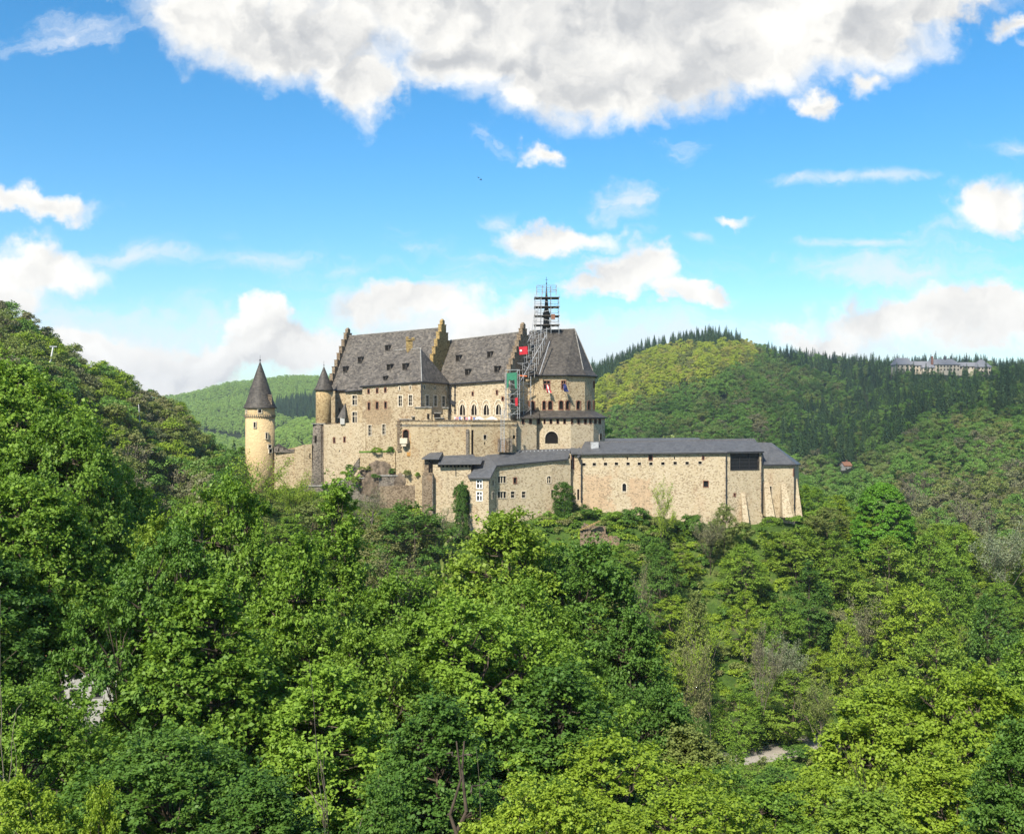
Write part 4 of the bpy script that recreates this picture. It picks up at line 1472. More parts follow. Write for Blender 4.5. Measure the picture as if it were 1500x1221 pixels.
def build_terrace():
    t = thing('terrace_wall', 'broad stone terrace wall with small arched doorway and tall dark recess, below the hall', 'wall', (-12, 204, -14))
    plan = [(580, 203.3), (620, 201.2), (690, 200.6), (757, 203.6), (757, 214), (586, 214)]
    ops = [(594.5, 636.5, 8, 14.5, dict(arch='arch', frame=.14, brown=1, hole=1)), (690.5, 648, 7, 37, dict(hole=1)), (710.5, 640, 4.6, 6.5, dict(hole=1, frame=.08)), (710, 649, 2, 3.6, S_SLIT),
           (643, 645.5, 1.4, 2, S_SLIT), (753, 640, 4, 5, dict(hole=1))]
    walls(t, plan, [615, 616.5, 616.5, 616.5], -20, M['stone'], ops)
    zf = -1.45
    b = MB(); b.slab([(*XY(p, y), zf) for p, y in plan], .5); b.build('terrace_floor', M['grey_stone'], t)
    # uneven weathered coping
    b = MB()
    rr = random.Random(3)
    for (a, c) in zip(plan[:3], plan[1:4]):
        A, C_ = XY(*a), XY(*c)
        L = np.linalg.norm(C_ - A); m = int(L / .9)
        for k in range(m):
            q = A + (C_ - A) * (k + .5) / m
            b.box((q[0], q[1] + .2, ZZ(616.3, q[1]) - .02), (L / m * .96, .7, rr.uniform(.08, .28)), math.atan2(*(C_ - A)[::-1]))
    b.build('coping', M['stone_brown'], t)
    # quoins on the left corner, balcony box, grey side of the recess
    b = MB()
    for k in range(16):
        p = px2(584, 619 + k * 2.8, 202.9)
        b.box((p[0] + (.15 if k % 2 else 0), p[1], p[2]), (.9 if k % 2 else .6, .25, .34), -.2)
    b.build('quoins', M['stone_brown'], t)
    b = MB(); p = px2(592, 649.5, 201.8); b.box((p[0], p[1], p[2]), (1.5, 1.0, 1.1), -.2); b.box((p[0], p[1], p[2] - .5), (.9, .7, .5), -.2); b.build('balcony', M['trim'], t)
    b = MB(); p = px2(684.5, 668, 200.5); b.box((p[0], p[1], p[2]), (.55, .5, 5.3)); b.build('buttress', M['stone_grey'], t)
    b = MB(); p = px2(601.2, 668, 202.2); b.box((p[0], p[1], p[2]), (.16, .04, 4.6)); b.box((p[0] - .3, p[1] - .002, p[2]), (.8, .04, .8)); b.build('rust_stain', simple('rust', (.42, .22, .06), var=.3), t)
    b = MB(); b.slab([px2(730, 642.5, 201.8), px2(750, 642.5, 201.8), px2(750, 644, 201.8), px2(730, 644, 201.8)], .5, 0, (0, 1, 0)); b.box((*px2(730.5, 662, 201.6)[:2], ZZ(662, 201.6)), (.4, .5, 2.6)); b.box((*px2(748.5, 662, 202)[:2], ZZ(662, 202)), (.5, .5, 2.6)); b.build('blocked_gateway', M['stone_grey'], t)
    b = MB(); b.box((*px2(739.5, 662, 202.0)[:2], ZZ(662, 202.0)), (2.1, .5, 2.3)); b.build('blocked_door', M['stone_brown'], t)
    downpipe(t, 757, 627, 657, 202.6, .12)
    # raised stair house on the terrace
    t2 = thing('stair_house', 'low flat-topped stone stair house on the terrace', 'wall', (*XY(620, 202.6), -2))
    b = MB()
    for px0, px1, py, Y, dpt in ((608, 632, 597, 202.2, 1.6), (632, 649, 607, 202.6, 1.4), (649, 656, 597.5, 202.8, 2.0), (580, 606, 616, 203.8, 2.5)):
        a, c = XY(px0, Y)[0], XY(px1, Y)[0]
        b.box(((a + c) / 2, Y + dpt / 2, -2.2), (c - a, dpt, ZZ(py, Y) + 2.2))
    b.build('wall', M['stone'], t2)
    b = MB()
    for px0, px1, py, Y in ((607, 633, 597, 202.0), (602, 609, 610.5, 202.9), (648, 657, 597.5, 202.6), (584, 604, 614.5, 203.6), (636, 646, 605, 202.3), (636, 650, 612.5, 202.0)):
        a, c = XY(px0, Y)[0], XY(px1, Y)[0]
        b.box(((a + c) / 2, Y + .9, ZZ(py, Y)), (c - a, 1.9, .16))
    b.build('coping', M['grey_stone'], t2)
    b = MB(); b.box((*XY(627, 202.1), ZZ(613, 202.1)), (.35, .2, 1.0)); b.box((*XY(640, 202.4), ZZ(611, 202.1)), (1.1, .5, .7)); b.build('doorway', M['hole'], t2)
    # parasols on the terrace
    for k, (px, py) in enumerate(((702, 610), (720.5, 609.5))):
        t3 = thing('parasol', 'white parasol on the terrace, ' + ('the left one of two' if k == 0 else 'the right one of two'), 'parasol', (*XY(px, 204), zf), 'white parasols on the terrace')
        b = MB(); c = XY(px, 204)
        b.lathe((c[0], c[1], 0), [(1.15, ZZ(614, 204)), (1.1, ZZ(613.6, 204)), (.03, ZZ(py, 204))], 8); b.build('canopy', M['white'], t3)
        b = MB(); b.tube((c[0], c[1], zf), (c[0], c[1], ZZ(py, 204)), .04); b.build('pole', M['steel_dark'], t3)


build_terrace()


def build_lower():
    # ---- bastion wall left of the palace
    t = thing('bastion_wall', 'high bare stone retaining wall under the palace, left of the cross windows', 'wall', (-35, 214, -14))
    plan = [(474, 213.5), (480, 211.6), (512, 211.3), (535, 208.6), (535, 216), (474, 222)]
    walls(t, plan, [621, 621.5, 619, 619, 619, 621], -20, M['stone_pale'], [(489.5, 644.5, 2, 7, S_BROWN), (504.5, 643.5, 2, 7, S_BROWN), (497.5, 660, 1.6, 2, S_SLIT)])
    b = MB()
    rr = random.Random(9)
    for k in range(9):
        px = 481 + k * 3.2
        p = px2(px, 620, 211.7)
        b.box((p[0], p[1] + .3, p[2] - .1), (.42, .8, rr.uniform(.1, .3)))
    b.build('coping', M['stone_brown'], t)
    # ---- round flared bastion tower, dark streaked
    x0, Y0 = XY(468, 215)
    t = thing('round_bastion', 'dark streaked round bastion flaring out at its foot, between curtain wall and palace', 'tower', (x0, Y0, -16))
    b = MB(); b.lathe((x0, Y0, 0), [(2.6, -18), (2.0, -11), (1.45, ZZ(640, 213)), (1.35, ZZ(621, 213))], 24); b.build('wall', M['stone_grey'], t, True)
    b = MB(); b.tube((x0 + .55, Y0 - 1.9, -14), (x0 + .5, Y0 - 1.2, ZZ(622, 213)), .34, .2, 8); b.build('rib', M['stone_grey'], t)
    b = MB(); b.box((x0, Y0, ZZ(621, 213)), (2.9, 2.9, .18)); b.build('coping', M['grey_stone'], t)
    b = MB(); b.box((x0 - .55, Y0 - 1.42, ZZ(648, 213)), (.4, .3, 1.4)); b.build('window', M['hole'], t)
    # ---- curtain wall to the round tower
    t = thing('curtain_wall', 'stone curtain wall with stepped top running from the round tower to the bastion', 'wall', (-46, 214, -16))
    plan = [(402, 214.0), (431.5, 213.5), (432, 213.2), (445, 213.0), (457, 213.4), (457, 216), (402, 217)]
    walls(t, plan, [661, 661, 655, 651, 650, 650, 661], -22, M['stone'], [(454, 668, 1.6, 8, S_SLIT)])
    b = MB()
    for px, py, hh in ((406, 655, 1.3), (412, 657, .9), (420, 659.5, .6), (428, 659, .5)):
        p = px2(px, 662, 214.2); b.box((p[0], p[1], p[2]), (1.1, .7, ZZ(py, 214.2) - p[2] + .2))
    for k in range(12):
        p = px2(403 + k * 2.5, 661.8, 213.7); b.box((p[0], p[1], p[2] - .1), (.3, .6, .26))
    b.build('broken_coping', M['stone_grey'], t)
    b = MB(); b.slab([px2(403, 652, 215), px2(408, 650, 215), px2(424, 659, 215), px2(431, 660, 215), px2(431, 663, 215), px2(403, 663, 215)], .6, 0, (0, 1, 0)); b.build('lean_to_roof', M['slate_dark'], t)
    # ---- grey retaining wall with rock garden
    t = thing('retaining_wall', 'dark grey weathered retaining wall with light coping below the rock garden', 'wall', (-26, 205, -16))
    plan = [(440, 209.5), (470, 208.5), (486, 207.5), (512, 206), (554, 204.5), (555, 204), (620, 202), (620, 206), (440, 213)]
    walls(t, plan, [712, 711.5, 709, 701, 699, 696.5, 696, 696, 712], -24, M['stone_grey'], [(609, 722.5, 4, 6, S_ARCH), (586, 724, 2.4, 4, S_SLIT)])
    b = MB()
    pp = [(440, 711, 209.3), (470, 710.5, 208.3), (486, 708, 207.3), (512, 700, 205.8), (554, 698, 204.3), (555, 695.5, 203.8), (620, 695.2, 201.8)]
    for a, c in zip(pp[:-1], pp[1:]):
        A, C_ = px2(*a), px2(*c)
        b.slab([A, C_, C_ + [0, .9, 0], A + [0, .9, 0]], .22)
    b.build('coping', M['grey_stone'], t)
    b = MB(); p = px2(550, 760, 203.6); b.slab([px2(556, 712, 202.9), px2(619, 710, 201.6), px2(619, 755, 201.6), px2(556, 755, 202.9)], .5, 0, (0, 1, 0)); b.build('rough_base', M['stone_brown'], t)
    # diagonal stair wall and garden terrace wall
    t = thing('garden_wall', 'small stone garden terrace wall topped with grass, above the rocky outcrop', 'wall', (-25, 204, -12))
    walls(t, [(526, 206.9), (579, 204.9), (580, 206.5), (526, 208.5)], [661.5, 660], -14, M['stone'])
    b = MB()
    A, C_ = px2(526, 670, 206.6), px2(503, 703, 206.2)
    b.slab([A, C_, C_ + [0, 0, -2], A + [0, 0, -2]], .5, 0, (0, 1, 0)); b.slab([px2(503, 702, 206.1), px2(510, 705, 205.9), px2(510, 715, 205.9), px2(503, 715, 206.1)], .5, 0, (0, 1, 0)); b.build('sloping_wall', M['stone_grey'], t)
    b = MB(); b.slab([px2(526, 660.6, 206.8), px2(578, 659.4, 204.8), px2(579, 659.3, 206.5), px2(530, 660.5, 208.5)], .3); b.build('grass_top', simple('terrace_grass', (.09, .17, .02), var=.4), t)
    # rock outcrop: displaced lumps
    rng = np.random.default_rng(4)
    for k, (px, py, Y, rx, rz) in enumerate(((557, 692, 205.6, 3.4, 2.9), (590, 699, 203.2, 1.7, 1.4), (535, 699, 206.2, 2.2, 1.9))):
        c = px2(px, py, Y)
        b = MB()
        b.lathe((0, 0, 0), [(rx, -rz * 1.6), (rx * 1.02, -rz * .6), (rx * .86, 0), (rx * .6, rz * .5), (rx * .3, rz * .78), (.1, rz * .82)], 26)
        v = np.array(b.v)
        f = 1 + .45 * (vnoise(v[:, 0] * 3 + k * 9, v[:, 2] * 3 + v[:, 1] * 2, 2.2, k) - .5) + .2 * (vnoise(v[:, 0] * 3, v[:, 2] * 3 + v[:, 1] * 3, .8, k) - .5)
        v = v * f[:, None] * [1, .42, 1]
        b.v = [tuple(p + c) for p in v]
        o = b.build('rock_outcrop', M['rock'], None, loc=c)
        tag(o, ('large brown rock hump under the garden wall', 'low brown rock at the right end of the rock garden', 'rounded brown rock beside the sloping stair wall')[k], 'rock', 'rocks of the outcrop')

    # ---- gallery wall with pillar
    t = thing('gallery_wing', 'stone wing with a row of slot openings, beside the brown pillar', 'castle building', (*XY(660, 199), -19))
    Yg = 198.6
    ops = [(643.5 + k * 5.6, 682.3, 3.2 if k % 3 else 4.2, 3.8, dict(hole=1)) for k in range(9)]
    walls(t, [(634, 199.2), (690, 197.8), (692, 203), (636, 204)], [679.5, 679.5], -26, M['stone_pale'], ops)
    roof(t, [[px2(641, 679.8, 197.9), px2(704.5, 679, 196.6), px2(707.5, 668.5, 199.2), px2(647, 669, 200.5)],
             [px2(646.5, 668.8, 200.4), px2(696, 668, 199.4), px2(688, 662, 202), px2(648, 662, 203)],
             [px2(617.5, 671, 198.4), px2(643, 671.3, 198.0), px2(649, 661.5, 201), px2(631, 662, 201.4)],
             [px2(643, 671.3, 198.0), px2(647.5, 672, 200), px2(649, 661.5, 201)]], M['slate_new'])
    gutter(t, [px2(641, 680.3, 197.8), px2(704.5, 679.6, 196.5)], .08)
    b = MB(); a = XY(622.5, 199.3); b.box((a[0] + .3, a[1] + .8, -11), (.9, 1.4, ZZ(671, 199) + 11)); a = XY(634, 199.6); b.box((a[0], a[1] + 1.2, -11), (2.4, 1.6, ZZ(672, 199) + 11)); b.build('corner_turret', M['stone_brown'], t)
    b = MB(); a = XY(629, 198.7); b.box((a[0], a[1] + .3, -11.2), (.35, .5, 2.8)); b.build('opening', M['hole'], t)
    b = MB(); a = XY(626.5, 198.6); b.box((a[0], a[1] + .7, -28), (1.9, 1.8, 17.2)); b.build('pillar', M['stone_brown'], t)
    b = MB(); a = XY(633.6, 198.2); b.box((a[0], a[1], -26), (.22, .22, 15)); b.box((XY(619.5, 199)[0], 199, -26), (.25, .3, 14.6)); b.build('pillar_edge', M['stone_grey'], t)
    b = MB(); a = XY(667.5, 198.2); b.box((a[0], a[1], ZZ(697, 198)), (.1, .1, 2.0)); b.build('downpipe', M['gutter'], t)

    # ---- gatehouse (centre)
    t = thing('gatehouse_wing', 'lower stone wing with white cross windows and angled blue-grey slate roof', 'castle building', (*XY(760, 200), -19))
    plan = [(688, 195.6), (716, 194.6), (727, 197.2), (811, 201.6), (836, 203.4), (836, 210), (690, 206)]
    trip = dict(frame=.1, vert=2, mull=.16)
    ops = [(702.3, 709, 7, 11, S_WHITE), (702.3, 726.5, 7, 12, S_WHITE), (722, 707, 2.2, 9, dict(frame=.12)), (722, 725.5, 2.2, 9.5, dict(frame=.12)),
           (735.2, 702, 11.5, 9.5, trip), (735.2, 724.5, 12, 9.5, trip), (754.5, 703.5, 4.2, 8, S_BROWN), (804, 702, 5.6, 10, dict(arch='arch', frame=.1, vert=1, horiz=1)),
           (751, 724, 5.6, 9, dict(frame=.14, horiz=1)), (767, 724, 5.6, 8.6, dict(frame=.14, horiz=1)), (809.2, 722.5, 4, 11, dict(hole=1, frame=.06)), (828, 722, 2, 6, S_SLIT)]
    walls(t, plan, [700, 700, 682, 674.5, 671, 671, 690], -30, M['stone_pale'], ops)
    G = [px2(686.5, 700, 195.2), px2(718.5, 700, 194.1), px2(727.5, 682, 196.6), px2(831.5, 672.5, 202.4), px2(837, 656.5, 207), px2(708.5, 660.5, 203.4), px2(705, 675, 201)]
    roof(t, [[G[0], G[1], G[2], G[5]], [G[2], G[3], G[4], G[5]],
             [G[5], G[4], G[4] + [1.5, 5, -2.4], G[5] + [-1.2, 5, -2.4]], [G[0], G[5], G[5] + [-1.2, 5, -2.4], G[0] + [-.8, 6, 1.2]]], M['slate_new'])
    gutter(t, [G[0], G[1], G[2], G[3]], .09)
    b = MB()
    for k in range(22):
        u = (k + .5) / 22
        p = G[5] * (1 - u) + G[4] * u
        q = p + (G[2] * (1 - u) + G[3] * u - p) * .16
        b.box((q[0], q[1], q[2] + .03), (.22, .12, .14))
    b.build('snow_guards', M['steel'], t)
    downpipe(t, 716.5, 701, 735, 194.3, .07)
    # ---- link
    t = thing('link_building', 'small recessed stone link with narrow doorway between gatehouse and long wing', 'castle building', (*XY(843, 205), -19))
    walls(t, [(834, 204.6), (852, 204.4), (854, 211), (836, 211)], [664, 667], -26, M['stone_pale'], [(839, 676, 3.4, 20, dict(hole=1, frame=.1, brown=1)), (847, 724, 3, 16, dict(hole=1, frame=.1)), (842.5, 723, 1.8, 2.4, S_SLIT)])
    roof(t, [[px2(836, 664, 204), px2(848, 664, 203.6), px2(845, 656, 207), px2(836, 655.5, 207.5)], [px2(846, 670, 203.2), px2(853, 663, 203), px2(850, 655, 206.5), px2(843, 657, 207)]], M['slate_new'])
    downpipe(t, 851.5, 672, 736, 203.2, .13)
    downpipe(t, 838.7, 668, 692, 204.0, .06)

    # ---- long wing
    t = thing('long_wing', 'long low stone wing with a row of small square openings under the eaves', 'castle building', (*XY(980, 202), -19))
    plan = [(851, 203.6), (1065, 197.2), (1117, 199.2), (1117, 208), (853, 214)]
    sq = dict(frame=.07, hole=1)
    ops = [(p, y, 5, 4.2, sq) for p, y in ((855.5, 680), (870.5, 679.7), (887, 679.3), (903, 679), (920, 679), (936.5, 679), (953.5, 679), (971, 678.7), (989, 678), (1006.5, 678), (1025.5, 677.5))]
    ops += [(883.5, 671.5, 1.5, 4.5, S_SLIT), (919, 671.2, 1.5, 4.5, S_SLIT), (953, 669, 5, 9.5, S_BROWN), (988, 670.5, 1.6, 4, S_SLIT), (1030, 670.5, 2.2, 4.5, S_BROWN),
            (914.5, 713.5, 5.6, 11.5, dict(arch='arch', frame=.16)), (1034, 708.5, 6.6, 8.5, dict(frame=.12, brown=1)), (1076, 724.5, 2, 4, S_BROWN),
            (1091, 674.5, 41, 26, dict(vert=2, horiz=4, mull=.07, frame=.12, dark=1))]
    walls(t, plan, [664, 661, 661, 661, 664], -27, M['stone_wing'], ops)
    E0, E1, E2 = px2(846.5, 665, 203.1), px2(1065, 662.3, 196.6), px2(1119, 661.5, 198.6)
    R0, R1_, R2_ = px2(857, 646.5, 209.8), px2(1030, 643, 203.5), px2(1105, 642, 203.8)
    roof(t, [[E0, E1, R1_, R0], [E1, E2, R2_, R1_], [R0, R1_, R1_ + [1.2, 5.5, -2.6], R0 + [1.2, 5.5, -2.6]], [R1_, R2_, R2_ + [1.5, 5.5, -2.6], R1_ + [1.2, 5.5, -2.6]], [E2, E2 + [.2, 9, 0], R2_]], M['slate_new'])
    roof(t, [[px2(886, 645, 212.5), px2(1026, 643.5, 207.5), px2(1024, 641, 210), px2(886, 641.8, 215)]], M['slate_new'], name='rear_roof')
    gutter(t, [E0, E1, E2], .11)
    b = MB(); p = px2(871, 654, 205.6); b.box((p[0], p[1] + .3, p[2] - .6), (1.5, 1.3, 1.5), .05); b.build('roof_vent', M['steel'], t)
    b = MB()
    for a, c, m in ((R0, R1_, 60), (R1_, R2_, 26)):
        for k in range(m):
            u = (k + .5) / m
            p = a * (1 - u) + c * u
            b.box((p[0] - .1, p[1] - .7, p[2] - .28), (.2, .12, .16))
    b.build('snow_guards', M['steel_dark'], t)
    downpipe(t, 1063.8, 663, 762, 196.9, .12)
    downpipe(t, 1116, 663, 750, 198.9, .12)
    b = MB()

    def buttress(b, px, py0, py1, Y, w0, w1, d1):
        a = px2(px, py0, Y); z1 = ZZ(py1, Y)
        i = len(b.v)
        w0, w1 = w0 / F * Y, w1 / F * Y
        b.v += [(a[0] - w0 / 2, Y + .3, a[2]), (a[0] + w0 / 2, Y + .3, a[2]), (a[0] + w0 / 2, Y - .15, a[2]), (a[0] - w0 / 2, Y - .15, a[2]),
                (a[0] - w1 * .3, Y + .3, z1), (a[0] + w1 * .7, Y + .3, z1), (a[0] + w1 * .7, Y - d1, z1), (a[0] - w1 * .3, Y - d1, z1)]
        for q in ((0, 1, 2, 3), (7, 6, 5, 4), (3, 2, 6, 7), (2, 1, 5, 6), (1, 0, 4, 5), (0, 3, 7, 4)):
            b.f.append(tuple(i + k for k in q)); b.mi.append(0)
    buttress(b, 1088.5, 722, 764, 197.9, 6, 9, 1.6)
    b.build('buttress', M['stone_pale'], t)
    # ---- end bastion
    t = thing('end_bastion', 'square stone bastion with sloping buttresses at the right end of the castle', 'castle building', (*XY(1140, 201), -19))
    walls(t, [(1117, 199.8), (1164, 200.4), (1170, 209), (1117, 209)], [680.5, 680], -27, M['stone_pale'], [(1128.8, 719.5, 3.2, 15, dict(hole=1, frame=.08)), (1163, 692, 1.4, 10, S_BROWN)])
    K = [px2(1115.5, 680.8, 199.3), px2(1166.5, 680, 199.9), px2(1130, 648, 205.0), px2(1108, 647.5, 205)]
    roof(t, [[K[0], K[1], K[2], K[3]], [K[1], px2(1173, 679, 209), K[2]], [px2(1173, 679, 209), px2(1113, 679, 209.5), K[3], K[2]]], M['slate_new'])
    gutter(t, [K[0], K[1]], .09)
    b = MB()
    for q in ((1122.5, 706, 755, 199.2, 7, 13, 1.8), (1147, 708, 756, 199.6, 6, 15, 2.2), (1166, 700, 756, 201.5, 2.5, 10, 1.2)):
        m = MB(); buttress(m, *q); m.build('buttress', M['stone_pale'], t)
    downpipe(t, 1163.5, 682, 748, 200.0, .08)

    # ---- ruined wall on the slope
    t = thing('ruined_wall', 'low crumbling stone ruin on the slope below the long wing', 'wall', (*XY(878, 192), -24))
    rr = random.Random(8)
    b = MB()
    for row, (x0, x1, ytop, Yr) in enumerate(((852, 884, 767, 193.4), (858, 906, 781, 192.2), (850, 878, 775, 192.0))):
        px = x0
        while px < x1:
            w_ = rr.uniform(2.5, 5)
            tp_ = ytop + rr.uniform(-2.5, 3) + (px - x0) * .12
            a_, c_ = px2(px, tp_, Yr), px2(px + w_, tp_, Yr)
            b.box(((a_[0] + c_[0]) / 2, Yr + rr.uniform(0, .25), a_[2] - 5), (c_[0] - a_[0] + .04, 1.0, 5), rr.uniform(-.05, .05))
            px += w_
    b.build('wall', M['stone_brown'], t)
    b = MB()
    for k in range(9):
        p = px2(851 + k * 3.3, 776 - k * 1.5, 191.6); b.box((p[0], p[1], p[2]), (.48, .9, .16), 0)
    b.build('coping', M['stone_yellow'], t)


build_lower()

# ------------------------------------------------------------------ trees
RNG = np.random.default_rng(77)


def set_mat(o, m, slot=0):
    if m is None:
        return
    o.material_slots[slot].link = 'OBJECT'
    o.material_slots[slot].material = m


def place_tree(proto, x, y, zt, wid, mat, label, group=None, name='broadleaf_tree', cat='tree', base_h=22.0, base_w=11.0, rot=None, bark=None, sink=.4, zb=None):
    z0 = (gz(x, y) if zb is None else zb) - sink
    h = max(3.0, zt - z0)
    r = RNG.uniform(0, 2 * PI) if rot is None else rot
    sxy, sz = wid / base_w, h / base_h
    t = thing(name, label, cat, (x, y, z0), group)
    t.rotation_euler = (0, 0, r)
    t.scale = (sxy, sxy, sz)
    c = link('crown', proto[0], t); set_mat(c, mat)
    k = link('trunk', proto[1], t); set_mat(k, bark)
    return t


def at(px, py, Y):
    p = px2(px, py, Y)
    return float(p[0]), float(p[1]), float(p[2])


# foreground trees: (px of top, py of top, distance, crown width in px, prototype, leaves, label)
FG = [
    (0, 545, 64, 250, 5, 'leaf', 'tall leafy maple rising highest at the left edge of the photo'),
    (92, 632, 60, 210, 5, 'leaf', 'broad maple crown right below the tallest tree at the left edge'),
    (168, 700, 70, 160, 5, 'leaf', 'maple with rounded top against the brown hillside, edge of the left trees'),
    (30, 715, 46, 270, 5, 'leaf', 'leafy maple low at the left edge with thin pale stems in front'),
    (222, 775, 52, 200, 4, 'leaf', 'bright green maple left of the round crown below the tower'),
    (335, 712, 52, 230, 1, 'leaf', 'rounded maple crown just below the ochre round tower'),
    (255, 790, 38, 230, 3, 'leaf_deep', 'spreading deep green tree low left, its layered sprays catching light'),
    (428, 800, 47, 250, 4, 'leaf', 'leafy maple below the yellowish sparse tree near the round tower'),
    (500, 716, 62, 150, 6, 'leaf', 'slender upright bright maple in front of the grey retaining wall'),
    (300, 860, 37, 350, 0, 'leaf', 'large maple in the lower left with a dark leaning trunk beneath'),
    (590, 850, 52, 250, 1, 'leaf', 'green maple left of the big central tree'),
    (738, 762, 64, 310, 0, 'leaf', 'big broad central tree covering the foot of the white-windowed wing'),
    (850, 800, 66, 270, 1, 'leaf_deep', 'right shoulder of the central tree group, below the ruined wall'),
    (690, 895, 47, 320, 3, 'leaf', 'leafy tree directly under the big central crown'),
    (925, 905, 60, 210, 4, 'leaf_deep', 'darker green tree on the right flank of the central trees'),
    (470, 985, 36, 330, 4, 'leaf', 'maple in the lower middle left with dark shade under it'),
    (815, 985, 45, 320, 0, 'leaf_deep', 'deep green tree below the centre, right of the two bare trunks'),
    (955, 1010, 54, 200, 1, 'leaf_deep', 'rounded dark tree where the central trees meet the open slope'),
    (640, 1030, 33, 300, 4, 'leaf_deep', 'dark tree at the lower middle above the bare trunks'),
    (1010, 1075, 52, 230, 5, 'leaf_olive', 'olive green rounded tree in the lower middle right'),
    (905, 1095, 38, 300, 3, 'leaf_lime', 'lime green tree low in front, right of the bottom centre'),
    (1060, 1135, 42, 190, 2, 'leaf_deep', 'dark green small tree beside the pale road'),
    (1120, 1165, 34, 260, 1, 'leaf', 'green tree at the bottom, right of the lime green one'),
    (1290, 1020, 50, 300, 3, 'leaf_lime', 'yellow-green spreading tree with dark forked limbs at lower right'),
    (1425, 985, 47, 260, 1, 'leaf_lime', 'yellow-green tree near the right edge above the bluish corner tree'),
    (1215, 1150, 40, 240, 3, 'leaf_lime', 'yellow-green tree just below the pale road'),
    (1500, 1070, 30, 250, 0, 'leaf_deep', 'dark bluish green tree filling the lower right corner'),
    (1390, 1120, 36, 280, 4, 'leaf_lime', 'yellow-green tree at the bottom left of the dark corner tree'),
    (1270, 1170, 30, 300, 0, 'leaf', 'green tree at the bottom edge, lower right'),
    (1010, 1170, 28, 300, 3, 'leaf_lime', 'lime green crown at the bottom edge right of centre'),
    (800, 1150, 26, 260, 1, 'leaf_lime', 'light green crown at the bottom edge right of the two bare trunks'),
    (240, 1080, 27, 330, 1, 'leaf_deep', 'dark green tree at the bottom edge behind the pale maple sprigs'),
    (390, 1140, 25, 300, 4, 'leaf_deep', 'shadowed dark tree at the bottom edge, left of centre'),
    (560, 1165, 24, 220, 2, 'leaf_deep', 'small dark tree at the bottom edge left of the bare trunks'),
    (30, 1010, 30, 260, 1, 'leaf', 'leafy tree at the lower left edge below the glimpse of village houses'),
    (20, 1160, 17, 230, 3, 'leaf_lime', 'pale lime maple sprigs in the bottom left corner'),
    (150, 1165, 16, 150, 2, 'leaf_lime', 'pale maple sprig standing at the bottom edge on the left'),
    (1560, 900, 60, 260, 0, 'leaf', 'green tree cut by the right edge of the photo'),
    (-120, 760, 40, 300, 1, 'leaf_deep', 'deep green tree cut by the left edge of the photo'),
    (760, 860, 56, 250, 1, 'leaf', 'dense middle part of the central tree group'),
    (380, 960, 44, 190, 6, 'leaf', 'upright maple in the lower left between two rounder ones'),
    (540, 930, 44, 240, 1, 'leaf', 'round maple left of the bottom centre'),
    (260, 960, 44, 210, 1, 'leaf_deep', 'deep green round crown right of the village houses glimpse'),
]
for px, py, Y, wpx, pi_, mt, lab in FG:
    x, y, zt = at(px, py, Y)
    k6 = pi_ == 6
    place_tree(NEARP[6 if k6 else (5 if pi_ == 5 and px < 300 else pi_ % 5)], x, y, zt, wpx / F * Y, M[mt], lab, 'large trees in front of the castle', base_h=28 if k6 else 22, base_w=6.8 if k6 else 11)

